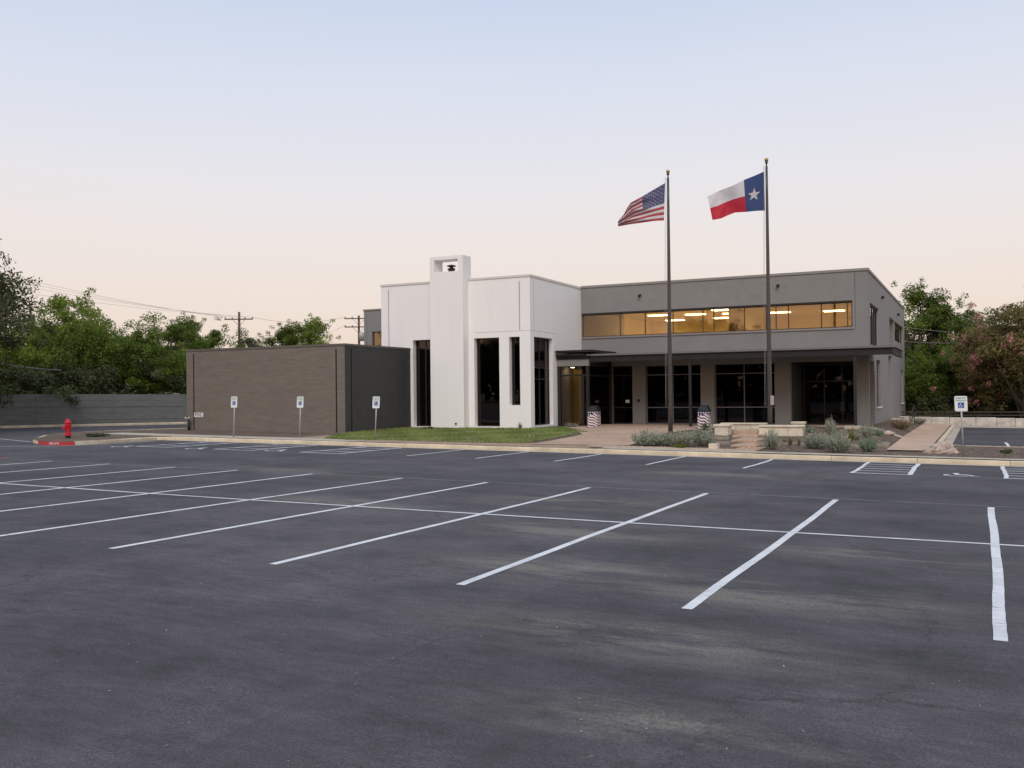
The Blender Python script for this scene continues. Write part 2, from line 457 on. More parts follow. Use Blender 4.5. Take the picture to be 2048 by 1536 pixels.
    L.new(cb.outputs[0], br.inputs['Vector'])
    L.new(br.outputs['Color'], b.inputs['Base Color']); b.inputs['Roughness'].default_value = .8
    bumpn(N, L, b, br.outputs['Fac'], -.5, .006)
    M['grey_courses'] = m
add_coord_mat()

def glass(name, refl, tint, rcol):
    m = bpy.data.materials.new(name); m.use_nodes = True
    N, L = m.node_tree.nodes, m.node_tree.links
    N.clear()
    out = N.new('ShaderNodeOutputMaterial')
    tr = N.new('ShaderNodeBsdfTransparent'); tr.inputs[0].default_value = (*tint, 1)
    gl = N.new('ShaderNodeBsdfGlossy'); gl.inputs['Color'].default_value = (*rcol, 1); gl.inputs['Roughness'].default_value = .015
    n = pos_noise(N, L, .45, 2, .5)
    bp = N.new('ShaderNodeBump'); bp.inputs['Strength'].default_value = .02; bp.inputs['Distance'].default_value = .02
    L.new(n.outputs['Fac'], bp.inputs['Height']); L.new(bp.outputs[0], gl.inputs['Normal'])
    fr = N.new('ShaderNodeLayerWeight'); fr.inputs['Blend'].default_value = .25
    mr = N.new('ShaderNodeMapRange'); mr.inputs['To Min'].default_value = refl; mr.inputs['To Max'].default_value = .95
    L.new(fr.outputs['Fresnel'], mr.inputs['Value'])
    mx = N.new('ShaderNodeMixShader')
    L.new(mr.outputs[0], mx.inputs[0]); L.new(tr.outputs[0], mx.inputs[1]); L.new(gl.outputs[0], mx.inputs[2])
    L.new(mx.outputs[0], out.inputs[0])
    return m
M['bronze_glass'] = glass('bronze_reflective_glass', .21, (.74, .64, .44), (.95, .80, .60))
M['dark_glass'] = glass('dark_tinted_glass', .025, (.16, .15, .15), (.62, .60, .66))
M['tower_glass'] = glass('tower_dark_glass', .05, (.16, .15, .15), (.80, .72, .72))
M['clear_glass'] = glass('lobby_glass', .03, (.42, .38, .33), (.9, .9, .9))
M['cool_glass'] = glass('side_reflective_glass', .45, (.2, .19, .18), (.95, .92, .95))
def emis(name, col, st):
    m = bpy.data.materials.new(name); m.use_nodes = True
    N, L = m.node_tree.nodes, m.node_tree.links
    b = N['Principled BSDF']
    b.inputs['Base Color'].default_value = (.8, .8, .8, 1)
    b.inputs['Emission Color'].default_value = (*col, 1); b.inputs['Emission Strength'].default_value = st
    return m
M['lamp'] = emis('lit_ceiling_panel', (1.0, .82, .50), 10.5)
M['downlight'] = emis('lit_downlight', (1.0, .86, .6), 16.0)

def leafmat(name, dark, light, trans=.25, alt=None):
    m = bpy.data.materials.new(name); m.use_nodes = True
    N, L = m.node_tree.nodes, m.node_tree.links
    b = N['Principled BSDF']; out = N['Material Output']
    at = N.new('ShaderNodeAttribute'); at.attribute_name = 'tint'
    stops = [(.0, dark), (.85, light)] + ([(.9, alt), (1.0, alt)] if alt else [])
    r = ramp(N, L, at.outputs['Fac'], stops)
    L.new(r.outputs[0], b.inputs['Base Color']); b.inputs['Roughness'].default_value = .65
    b.inputs['Specular IOR Level'].default_value = .25
    t = N.new('ShaderNodeBsdfTranslucent'); L.new(r.outputs[0], t.inputs['Color'])
    mx = N.new('ShaderNodeMixShader'); mx.inputs[0].default_value = trans
    L.new(b.outputs[0], mx.inputs[1]); L.new(t.outputs[0], mx.inputs[2]); L.new(mx.outputs[0], out.inputs[0])
    return m
M['leaf'] = leafmat('green_leaves', (.034, .056, .010), (.165, .232, .036), .32)
M['leaf_bright'] = leafmat('bright_green_leaves', (.050, .082, .012), (.250, .318, .046), .34)
M['leaf_dark'] = leafmat('dark_olive_leaves', (.036, .044, .020), (.125, .142, .062), .24)
M['leaf_myrtle'] = leafmat('bronze_leaves_pink_blossom', (.070, .068, .024), (.28, .235, .085), .32, (.72, .31, .32))
M['sage'] = leafmat('grey_green_sage', (.12, .13, .09), (.40, .42, .32), .2)
M['sage_blue'] = leafmat('blue_green_sage', (.09, .115, .08), (.29, .355, .25), .2)
M['yucca'] = leafmat('yellow_green_blades', (.10, .11, .03), (.36, .34, .10), .2)
M['grass'] = leafmat('grass_blades', (.10, .14, .035), (.29, .35, .10), .25)
M['dry'] = leafmat('dry_tan_grass', (.14, .10, .06), (.33, .25, .16), .15)
M['ivy'] = leafmat('weed_green', (.035, .055, .018), (.12, .15, .05), .2)
M['flag_red'] = None
def clothmat(name, col):
    m = bpy.data.materials.new(name); m.use_nodes = True
    N, L = m.node_tree.nodes, m.node_tree.links
    b = N['Principled BSDF']; out = N['Material Output']
    n = pos_noise(N, L, 3, 4, .6)
    r = ramp(N, L, n.outputs['Fac'], [(.3, tuple(c * .9 for c in col)), (.7, tuple(min(1, c * 1.08) for c in col))])
    L.new(r.outputs[0], b.inputs['Base Color']); b.inputs['Roughness'].default_value = .75
    t = N.new('ShaderNodeBsdfTranslucent'); L.new(r.outputs[0], t.inputs['Color'])
    mx = N.new('ShaderNodeMixShader'); mx.inputs[0].default_value = .35
    L.new(b.outputs[0], mx.inputs[1]); L.new(t.outputs[0], mx.inputs[2]); L.new(mx.outputs[0], out.inputs[0])
    return m
M['cl_red'] = clothmat('flag_red_cloth', (.56, .03, .055))
M['cl_red_dull'] = clothmat('flag_faded_red_cloth', (.47, .075, .085))
M['cl_white'] = clothmat('flag_white_cloth', (.72, .69, .70))
M['cl_blue'] = clothmat('flag_blue_cloth', (.045, .075, .20))
M['cl_blue_dull'] = clothmat('flag_faded_blue_cloth', (.10, .10, .21))

# ------------------------------------------------------------------ ground, lot, beds
def sheet(name, poly, hf, dz, mat, step=1.0, parent=None):
    bm = bmesh.new()
    bm.faces.new([bm.verts.new((x, y, 0)) for x, y in poly])
    bmesh.ops.triangulate(bm, faces=bm.faces[:])
    xs = [p[0] for p in poly]; ys = [p[1] for p in poly]
    for axis, a, b_ in ((0, min(xs), max(xs)), (1, min(ys), max(ys))):
        k = a + step
        while k < b_:
            co = [0, 0, 0]; co[axis] = k + .013; no = [0, 0, 0]; no[axis] = 1
            bmesh.ops.bisect_plane(bm, geom=bm.verts[:] + bm.edges[:] + bm.faces[:], plane_co=co, plane_no=no)
            k += step
    for v in bm.verts: v.co.z = hf(v.co.x, v.co.y) + dz
    bmesh.ops.recalc_face_normals(bm, faces=bm.faces[:])
    if sum(f.normal.z for f in bm.faces) < 0: bmesh.ops.reverse_faces(bm, faces=bm.faces[:])
    me = bpy.data.meshes.new(name); bm.to_mesh(me); bm.free()
    return place(me, name, parent, mat)

# terrain to the horizon
ax = [-2500, -1200, -600, -300, -200, -150, -120, -100, -80, -60, -40, -20, 0, 20, 40, 60, 80, 100, 120, 150, 200, 300, 600, 1200, 2500]
tv = [(x, y, gz(x, y) - .05) for y in ax for x in ax]
tq = [(j*25+i, j*25+i+1, (j+1)*25+i+1, (j+1)*25+i) for j in range(24) for i in range(24)]
ground = place(np_mesh('ground', tv, tq), 'ground', None, M['terrain'])
tag(ground, 'dry grassy ground reaching away beyond the lot', kind='structure')

lot = sheet('parking_lot', [(-47, -40), (-47, 20), (-52.6, 36.6), (-48.9, 48.0), (-44, 64), (-44, 70), (14, 70), (14, -40)], gz, 0, M['asphalt'], 6.0)
tag(lot, 'grey asphalt parking lot with painted white stall lines', kind='structure')

def strip(a, b, w, name='stall_line', mat='line', wob=.02, dz=.005, parent=lot, seg=.22):
    a = Vector(a[:2]); b = Vector(b[:2]); d = b - a; n = max(2, int(d.length / seg)); nrm = Vector((-d.y, d.x)).normalized()
    ph = rnd.uniform(0, 6.3)
    V, Q = [], []
    for i in range(n + 1):
        t = i / n; p = a + d * t + nrm * (wob * math.sin(ph + 5 * t) + .35 * wob * math.sin(2.3 * ph + 17 * t))
        for s in (-1, 1):
            q = p + nrm * s * (w / 2) * rnd.uniform(.95, 1.04)
            V.append((q.x, q.y, gz(q.x, q.y) + dz))
        if i: k = 2 * i; Q.append((k-2, k, k+1, k-1) if True else 0)
    me = np_mesh(name, V, Q)
    me.flip_normals() if me.polygons[0].normal.z < 0 else None
    return place(me, name, parent, M[mat])

STALL_X = [5.5, 2.85, .17, -2.6, -5.27, -7.97, -10.68, -13.12, -15.88, -18.49, -20.85, -23.5, -26.0, -28.7, -31.4]
for i, x in enumerate(STALL_X):
    strip((x + rnd.uniform(-.04, .04), 9.22 + rnd.uniform(-.06, .06)), (x + rnd.uniform(-.04, .04), 20.12), .115, wob=.014)
mid_y = lambda x: 14.6 + max(0, (x + 12)) * .045
px_ = -34.0
while px_ < 6:
    q = min(px_ + 10, 6.0); strip((px_, mid_y(px_)), (q, mid_y(q)), .10, wob=.015, dz=.0075); px_ = q
strip((-40, 19.95), (10, 20.45), .055, 'layout_line', 'faded_line', .01, .0035)
strip((-38, 27.05), (10, 27.25), .05, 'layout_line', 'faded_line', .01, .0035)
for x in (-17.62, -14.9, -12.06, -9.05, -6.1):
    strip((x, 27.4), (x + .05, 31.9), .10)
def aisle(x0, x1, y0=27.2, y1=31.9, n=5, right=True):
    strip((x0, y0), (x0 + .03, y1), .11)
    if right: strip((x1, y0), (x1 + .03, y1), .13)
    for k in range(n):
        y = y0 + (y1 - y0 - .3) * k / n
        strip((x0 + .06, y + .05), (x1 - .06, y + .05), .115, 'hatch_line', wob=.012, dz=.0065)
aisle(-3.12, -1.68); aisle(.62, 2.1); aisle(-22.03, -20.34, n=4); aisle(-26.2, -24.45, n=4); aisle(-30.3, -28.6, n=4)

def wheelchair(mb, c, s, put):
    # access symbol: head, torso, seat, leg and wheel arc; put(u, v) -> point
    def seg(a, b, w):
        a = Vector(a); b = Vector(b); d = (b - a).normalized(); n = Vector((-d.y, d.x)) * w / 2
        mb.quad(*[put(c[0] + p.x * s, c[1] + p.y * s) for p in (a - n, b - n, b + n, a + n)])
    mb.quad(*[put(c[0] + s * (-.06 + .085 * math.cos(t)), c[1] + s * (.42 + .085 * math.sin(t))) for t in [k * math.pi / 4 for k in range(8)]])
    seg((-.06, .33), (-.02, -.02), .10); seg((-.04, .16), (.20, .16), .07)
    seg((-.05, .0), (.22, .0), .09); seg((.20, .03), (.34, -.30), .09); seg((.32, -.28), (.44, -.24), .07)
    pts = [(-.02 + .27 * math.cos(t), -.13 + .27 * math.sin(t)) for t in [math.radians(a) for a in range(125, 345, 20)]]
    for a, b in zip(pts, pts[1:]): seg(a, b, .075)
for (x, y) in ((1917, 950), (555, 901), (395, 897), (247, 893)):
    p = on_lot(x, y); mb = MB()
    wheelchair(mb, (p.x, p.y), 1.15, lambda u, v: (u, v, gz(u, v) + .006))
    mb.build('wheelchair_symbol', M['line'], lot)
a, b = on_lot(2010, 885), on_lot(2022, 897); strip((a.x, a.y), (b.x, b.y), .12)
for pa, pb in (((0, 878), (64, 884)), ((0, 893.5), (118, 891.5)), ((118, 891.8), (205, 889.5)), ((205, 889.5), (312, 882))):
    a, b = on_lot(*pa), on_lot(*pb); strip((a.x, a.y), (b.x, b.y), .09)
a, b = on_lot(0, 916.5), on_lot(15, 915); strip((a.x, a.y), (b.x, b.y), .10, 'red_line', 'red_kerb')

# raised ground behind the kerb
LEFT = [tuple(on_lot(*p)[:2]) for p in ((372, 861), (215, 866.5), (115, 871.5), (88, 876.5), (74, 881), (66, 885.5))]
NOSE = [LEFT[-1]] + [tuple(on_lot(*p)[:2]) for p in ((76, 888.6), (95, 890.4), (122, 891), (150, 890.2), (172, 889.2), (196, 888))]
bed_poly = [(6, 32.30), (6, 40.9), (-.5, 40.9), (-1.45, 42.0), (-1.45, 69), (-42, 69), (-42, 58), (-39.5, 54), (-39.5, 42.5)] + LEFT + NOSE[1:] + [(-33.4, 31.2), (-33.0, 31.72), (-26, 31.75), (-12, 31.95)]
bed = sheet('planting_bed', bed_poly, bz, 0, M['soil'], .8)
tag(bed, 'brown soil planting beds and raised ground in front of the building', kind='structure')
def B(*px): return [tuple(on_bed(*p)[:2]) for p in px]
# concrete walk behind the kerb on the left
walk = sheet('sidewalk', [(-33.2, 31.9), (-26, 31.9), (-23.1, 31.95), (-23.3, 33.1), (-26, 33.35), (-38.3, 33.6), (-38.3, 32.4), (-36.9, 31.9)], bz, .012, M['concrete'], 1.2)
tag(walk, 'pale concrete sidewalk behind the kerb beside the brick annex', kind='structure')
dry = sheet('dry_soil_strip', [(-23.3, 31.95), (-12.6, 32.1), (-14.0, 34.2), (-22.3, 34.0), (-27.4, 35.8), (-27.4, 33.4)], bz, .008, M['dry_soil'], 1.2)
tag(dry, 'reddish dry soil strip between kerb and lawn', kind='structure')
lawn_poly = B((648, 877), (700, 880.5), (760, 880), (850, 883), (950, 885.5), (1048, 887), (1095, 879), (1135, 872), (1180, 864)) + [(-20.2, 46.7), (-20.6, 43.9), (-27.9, 43.9), (-27.9, 38.0)]
lawn = sheet('lawn', lawn_poly, bz, .02, M['lawn'], 1.0)
tag(lawn, 'small green lawn in front of the white block', kind='structure')
pav_poly = B((1060, 889.5), (1120, 879), (1165, 870)) + [(-20.2, 47.2), (-18.6, 50.9), (-5.2, 50.9), (-5.2, 47.6), (-6.2, 46.9)] + B((1610, 852), (1440, 856), (1355, 864), (1330, 869), (1300, 877), (1258, 892))
pav = sheet('paver_walkway', pav_poly, bz, .026, M['paver'], 1.0)
tag(pav, 'tan clay paver walkway leading from the kerb to the entrance', kind='structure')
sw_poly = [(-2.92, 35.6), (-1.6, 35.9), (-1.6, 41.5), (-1.6, 68), (-3.2, 68), (-3.1, 48)]
sw = sheet('side_sidewalk', sw_poly, bz, .045, M['pink_concrete'], .8)
tag(sw, 'pinkish paved walk running back beside the right end of the building', kind='structure')
sw2 = sheet('concrete_path', [(-5.3, 49.0), (-4.3, 48.6), (-3.05, 46.9), (-3.05, 45.6), (-4.4, 47.2), (-6.0, 47.7)], bz, .034, M['concrete'], 1.2)
tag(sw2, 'pale concrete path from the corner entrance to the side walk', kind='structure')

band = sheet('kerb_strip', [(-12.4, 32.0), (6, 32.34), (6, 32.95), (-12.4, 32.85)], bz, .02, M['concrete'], 1.0)
tag(band, 'pale concrete strip just behind the front kerb', kind='structure')
band2 = sheet('paver_strip', [(-13.6, 32.86), (-6.9, 32.9), (-6.9, 33.7), (-13.2, 33.9)], bz, .022, M['pink_concrete'], 1.0)
tag(band2, 'pinkish paved strip in front of the sage shrubs', kind='structure')
# kerbs, cast in lengths with open joints
kerb = empty('kerb', (0, 0, 0), 'pale concrete kerb round the planting beds', None, None, 'structure')
def kerb_run(pts, w=.16, h=.15, L=2.6, mat='kerb', gutter=True):
    for a, b in zip(pts, pts[1:]):
        a = Vector(a); b = Vector(b); d = b - a; n = max(1, round(d.length / L)); dn = d.normalized(); nr = Vector((-dn.y, dn.x))
        for k in range(n):
            p = a + d * (k / n) + dn * .006; q = a + d * ((k + 1) / n) - dn * .006
            hh = h + rnd.uniform(-.006, .006); jo = rnd.uniform(-.008, .008); mb = MB(); ring = []
            for s, z in ((0, -.12), (0, hh - .03), (.03, hh), (w, hh), (w, -.12)):
                ring.append((s, z))
            n1 = len(ring); V = []
            for e in (p, q):
                for s, z in ring:
                    x = e.x + nr.x * (s + jo); y = e.y + nr.y * (s + jo); V.append((x, y, gz(x, y) + z))
            Fc = [(i, i + 1, n1 + i + 1, n1 + i) for i in range(n1 - 1)] + [tuple(range(n1))[::-1], tuple(range(n1, 2 * n1))]
            mb.add(V, Fc); mb.build('kerb_segment', M[mat], kerb)
            if gutter:
                mb = MB(); V = []
                for e in (p, q):
                    for s, z in ((-.40, .006), (-.02, .012)):
                        x = e.x + nr.x * s; y = e.y + nr.y * s; V.append((x, y, gz(x, y) + z))
                mb.add(V, [(0, 2, 3, 1)]); mb.build('gutter_slab', M['concrete'], kerb)
kerb_run([(-33.0, 31.6), (-26, 31.65), (-12, 31.85), (6, 32.2)])
kerb_run([NOSE[-1], (-33.35, 31.15), (-33.0, 31.6)], gutter=False)
kerb_run([(-39.6, 55), (-39.6, 42.5)] + LEFT, gutter=False)
kerb_run(NOSE[:2], L=5, gutter=False)
kerb_run(NOSE[1:5], L=5, mat='red_kerb', gutter=False)
kerb_run(NOSE[4:], L=5, mat='limestone', gutter=False)
kerb_run([(6, 41.0), (-.45, 41.0), (-1.40, 42.1), (-1.40, 69)], L=3)
kerb_run([(-44, 70), (-48.7, 48.6), (-52.4, 37.0), (-54.5, 29.0)][::-1], L=4, gutter=False)

# ------------------------------------------------------------------ text and small helpers
def text_mesh(body, size):
    cu_ = bpy.data.curves.new('lettering', 'FONT'); cu_.body = body; cu_.size = size; cu_.offset = size * .022; cu_.align_x = 'CENTER'; cu_.align_y = 'CENTER'
    o = bpy.data.objects.new('lettering', cu_)
    scene.collection.objects.link(o)
    dg = bpy.context.evaluated_depsgraph_get()
    me = bpy.data.meshes.new_from_object(o.evaluated_get(dg))
    bpy.data.objects.remove(o)
    return me

# ------------------------------------------------------------------ the building
bld = empty('office_building', (-20, 51, .3), 'grey two-storey office building with white entrance block and low brick annex', 'building')
def PT(axis, plane, u, v, d):
    return (u, plane + d, v) if axis == 'y' else (plane - d, u, v)
def wall(mb, axis, plane, u0, u1, v0, v1, holes, grooves=()):
    # holes: (u0,u1,v0,v1,depth,back?)
    hs = [(*h[:4], h[4] if len(h) > 4 else .28, h[5] if len(h) > 5 else False) for h in holes] + [(*g, .035, True) for g in grooves]
    us = sorted({u0, u1, *[clamp(x, u0, u1) for h in hs for x in h[:2]]}); vs = sorted({v0, v1, *[clamp(x, v0, v1) for h in hs for x in h[2:4]]})
    def q(pts):
        pts = list(pts)
        mb.quad(*(pts if axis == 'y' else pts[::1]))
    for i in range(len(us) - 1):
        for j in range(len(vs) - 1):
            uc, vc = (us[i] + us[i+1]) / 2, (vs[j] + vs[j+1]) / 2
            if any(h[0] < uc < h[1] and h[2] < vc < h[3] for h in hs): continue
            q([PT(axis, plane, us[i], vs[j], 0), PT(axis, plane, us[i+1], vs[j], 0), PT(axis, plane, us[i+1], vs[j+1], 0), PT(axis, plane, us[i], vs[j+1], 0)])
    for a, b, c, d, dep, back in hs:
        f = lambda u, v, k: PT(axis, plane, u, v, k)
        q([f(a, c, 0), f(a, d, 0), f(a, d, dep), f(a, c, dep)]); q([f(b, c, 0), f(b, c, dep), f(b, d, dep), f(b, d, 0)])
        q([f(a, c, 0), f(a, c, dep), f(b, c, dep), f(b, c, 0)]); q([f(a, d, 0), f(b, d, 0), f(b, d, dep), f(a, d, dep)])
        if back: q([f(a, c, dep), f(b, c, dep), f(b, d, dep), f(a, d, dep)])
    return mb
def bricks(axis, plane, u0, u1, v0, v1, holes=(), bl=.203, bh=.0677, j=.010):
    V, Q = [], []
    row = 0; v = v0
    r = np.random.default_rng(int(abs(u0 * 100 + v0 * 10)))
    while v + bh <= v1 + .001:
        u = u0 - (bl / 2 if row % 2 else 0); crs = .0025 * r.random(); jc = .012 if r.random() < .6 else .005
        while u < u1:
            a, b = max(u, u0), min(u + bl - .0025, u1); c, d = v, v + bh - jc
            u += bl
            if b - a < .03: continue
            if any(a < h[1] and b > h[0] and c < h[3] and d > h[2] for h in holes): continue
            p = -.002 - crs - (.006 if r.random() < .025 else 0)
            n = len(V)
            for (uu, vv, dd) in ((a, c, p), (b, c, p), (b, d, p), (a, d, p), (a, c, .004), (b, c, .004), (b, d, .004), (a, d, .004)):
                V.append(PT(axis, plane, uu, vv, dd))
            Q += [(n, n+1, n+2, n+3), (n, n+4, n+5, n+1), (n+1, n+5, n+6, n+2), (n+2, n+6, n+7, n+3), (n+3, n+7, n+4, n)]
        row += 1; v += bh
    off = wloc(bld)
    V = np.array(V) - np.array(off[:])
    return np_mesh('brickwork', V, Q)
def window(axis, plane, us, vs, fw_=.06, fmat='frame', gmat='dark_glass', name='window', depth=.07, skip=()):
    mb = MB()
    def bx(a, b, c, d):
        p = PT(axis, plane, a, c, 0); q = PT(axis, plane, b, d, depth)
        mb.box(min(p[0], q[0]), max(p[0], q[0]), min(p[1], q[1]), max(p[1], q[1]), min(p[2], q[2]), max(p[2], q[2]))
    for i, u in enumerate(us):
        w = fw_ / 2; a, b = u - w, u + w
        if i == 0: a, b = u, u + fw_
        if i == len(us) - 1: a, b = u - fw_, u
        bx(a, b, vs[0], vs[-1])
    for k in range(len(us) - 1):
        ua = us[k] + (fw_ if k == 0 else fw_ / 2); ub = us[k+1] - (fw_ if k == len(us) - 2 else fw_ / 2)
        for i, v in enumerate(vs):
            a, b = v - fw_ / 2, v + fw_ / 2
            if i == 0: a, b = v, v + fw_
            if i == len(vs) - 1: a, b = v - fw_, v
            bx(ua, ub, a, b)
    w = mb.build(name, M[fmat], bld)
    for k in range(len(us) - 1):
        for i in range(len(vs) - 1):
            m2 = MB(); e = .02; d = depth * .55
            dd = rnd.uniform(-.004, .004)
            m2.quad(PT(axis, plane, us[k] + e, vs[i] + e, d + dd), PT(axis, plane, us[k+1] - e, vs[i] + e, d - dd), PT(axis, plane, us[k+1] - e, vs[i+1] - e, d - dd), PT(axis, plane, us[k] + e, vs[i+1] - e, d + dd))
            m2.build('pane', M[gmat], w)
    return w
FL = .36          # finished floor
# --- grey main block
GX0, GX1, GY, GT = -20.65, -4.94, 51.0, 8.30
ops = [(-18.80, -17.57), (-16.81, -13.64), (-12.88, -9.65), (-8.84, -5.65)]
uw = (-20.60, -5.70, 5.37, 6.68)
front_holes = [uw + (.16,)] + [(a, b, .1, 3.65, .30) for a, b in ops[:3]] + [(ops[3][0], ops[3][1], .1, 3.65, .45)]
mb = wall(MB(), 'y', GY, GX0, GX1, .1, GT, front_holes, [(-5.58, -5.545, 5.36, 8.10)])
side_holes = [(52.0, 56.7, 4.5, 6.68, .2), (68.1, 76.1, 5.45, 6.75, .2), (64.0, 67.7, 4.45, 6.75, 1.0, True), (51.28, 53.9, .1, 3.65, .45),
              (55.1, 57.45, 1.2, 3.8, .2), (62.9, 65.5, .1, 4.3, 1.2, True), (73.5, 75.6, 1.17, 3.55, .2)]
o = mb.build('front_wall', M['grey_paint'], bld); tag(o, 'grey painted front wall of the two-storey block')
o = wall(MB(), 'x', GX1, GY, 77.5, -.6, GT, side_holes).build('side_wall', M['grey_courses'], bld)
MB().box(GX0, GX1 - .01, 77.2, 77.5, -.6, GT).build('back_wall', M['grey_paint'], bld)
o = place(bricks('y', GY, GX0, -5.62, 6.76, 8.22), 'brickwork', bld, M['grey_brick']); tag(o, kind='stuff')
MB().box(GX0 + .01, GX1 - .12, GY + .12, 77.3, GT - .45, GT - .40).build('roof', M['grey_concrete'], bld)
mb = MB(); mb.box(GX0, GX1 + .05, GY - .05, GY + .3, GT - .07, GT + .06); mb.box(GX1 - .3, GX1 + .05, GY + .3, 77.55, GT - .07, GT + .06)
mb.build('coping', M['coping'], bld)
MB().box(uw[0], uw[1] + .1, GY - .06, GY + .10, uw[2] - .09, uw[2]).build('window_sill', M['coping'], bld)
MB().box(uw[0], uw[1], GY - .035, GY - .002, uw[3] + .002, uw[3] + .07).build('lintel_flashing', M['frame'], bld)
ML = [-20.60, -18.3, -16.8, -15.18, -13.49, -12.89, -11.22, -9.55, -8.91, -7.24, -5.95, -5.70]
window('y', GY + .09, ML, [uw[2], uw[3]], .055, 'bronze_frame', 'bronze_glass', 'ribbon_window')
zrow = [FL, 1.28, 3.11, 3.65]
window('y', GY + .22, [-18.80, -17.57], zrow, .05, 'frame', 'dark_glass')
for a, b in ops[1:3]: window('y', GY + .22, [a, (a + b) / 2 - .04, b], zrow, .05, 'frame_light', 'dark_glass')
# corner entrance alcove with glazed doors
mb = MB()
mb.quad((-8.84, 54.6, .1), (-5.1, 54.6, .1), (-5.1, 54.6, 3.9), (-8.84, 54.6, 3.9))
mb.quad((-8.84, 51.45, .1), (-8.84, 54.6, .1), (-8.84, 54.6, 3.9), (-8.84, 51.45, 3.9))
mb.quad((-8.84, 51.3, 3.66), (-5.1, 51.3, 3.66), (-5.1, 54.6, 3.66), (-8.84, 54.6, 3.66))
mb.build('alcove_wall', M['dark_brick'], bld)
w = window('y', 54.40, [-8.7, -7.6, -6.65, -5.7, -5.2], [FL, 2.65, 3.6], .07, 'frame', 'dark_glass', 'entrance_door')
for x in (-6.72, -6.58): MB().tube([(x, 54.34, 1.0), (x, 54.31, 1.05), (x, 54.31, 1.45), (x, 54.34, 1.5)], .016, 6).build('door_handle', M['galv'], w)
# side windows
window('x', GX1 - .12, [52.0, 53.2, 54.4, 55.6, 56.7], [4.5, 6.68], .06, 'frame', 'cool_glass')
window('x', GX1 - .12, [68.1, 70.1, 72.1, 74.1, 76.1], [5.45, 6.75], .06, 'frame', 'cool_glass')
window('x', GX1 - .12, [55.1, 57.45], [1.2, 3.0, 3.8], .06, 'frame_light', 'dark_glass')
window('x', GX1 - .12, [73.5, 75.6], [1.17, 2.9, 3.55], .06, 'frame_light', 'dark_glass')
for a, b, z in ((55.0, 57.5, 1.2), (73.4, 75.7, 1.17)): MB().box(GX1 - .1, GX1 + .07, a, b, z - .07, z).build('window_sill', M['white_paint'], bld)
for (x, z) in ((-17.05, 7.62), (-9.4, 7.72)):
    mb = MB(); mb.box(x - .07, x + .07, GY - .10, GY - .01, z - .05, z + .06); mb.tube([(x, GY - .10, z), (x, GY - .24, z - .07)], [.045, .06], 8)
    mb.build('wall_floodlight', M['dark_steel'], bld)
for (y, z) in ((58.6, 7.5), (70.6, 7.35)): MB().box(GX1 + .01, GX1 + .16, y - .1, y + .1, z - .08, z + .08).build('wall_light', M['dark_steel'], bld)
# rooms behind the glass
mb = MB()
mb.quad((GX0 + .02, 64, 4.6), (GX1 - .5, 64, 4.6), (GX1 - .5, 64, 7.05), (GX0 + .02, 64, 7.05))
mb.quad((GX0 + .02, 51.3, 4.6), (GX0 + .02, 64, 4.6), (GX0 + .02, 64, 7.05), (GX0 + .02, 51.3, 7.05))
mb.quad((GX1 - .6, 51.3, 4.6), (GX1 - .6, 64, 4.6), (GX1 - .6, 64, 7.05), (GX1 - .6, 51.3, 7.05))
mb.quad((GX0, 51.2, 5.0), (GX1 - .5, 51.2, 5.0), (GX1 - .5, 64, 5.0), (GX0, 64, 5.0))
mb.box(-13.0, -12.9, 55, 64, 5.0, 7.04)
mb.build('office_room', M['interior_tan'], bld)
MB().quad((GX0, 51.18, 7.05), (GX1 - .5, 51.18, 7.05), (GX1 - .5, 64, 7.05), (GX0, 64, 7.05)).build('office_ceiling', M['ceiling'], bld)
def ceil_pt(x, y, z):
    d = ray(x, y); t = (z - CAM_H) / d.z
    return Vector((d.x * t, d.y * t, z))
for (x, y) in ((1222, 637), (1270, 660), (1316, 631), (1350, 645), (1391, 629), (1445, 620), (1466, 627), (1446, 636), (1668, 622), (1560, 625)):
    p = ceil_pt(x, y, 7.02)
    if p.y > 63: p = p * (62.5 / p.y); p.z = 7.02
    MB().box(p.x - .6, p.x + .6, p.y - .3, p.y + .3, 7.0, 7.04).build('ceiling_light', M['lamp'], bld)
mb = MB()
mb.quad((GX0, 58.5, .1), (-8.86, 58.5, .1), (-8.86, 58.5, 3.95), (GX0, 58.5, 3.95))
mb.quad((GX0, 51.3, FL - .02), (-8.86, 51.3, FL - .02), (-8.86, 58.5, FL - .02), (GX0, 58.5, FL - .02))
mb.quad((GX0, 51.3, 3.95), (-8.86, 51.3, 3.95), (-8.86, 58.5, 3.95), (GX0, 58.5, 3.95))
for x in (-17.2, -13.2): mb.box(x, x + .1, 53.5, 58.5, .3, 3.94)
mb.build('ground_floor_room', M['interior_dark'], bld)
for (x, y) in ((1322, 737), (1312, 742)):
    p = ceil_pt(x, y, 3.9); MB().box(p.x - .5, p.x + .5, p.y - .25, p.y + .25, 3.86, 3.90).build('ceiling_light', M['lamp'], bld)
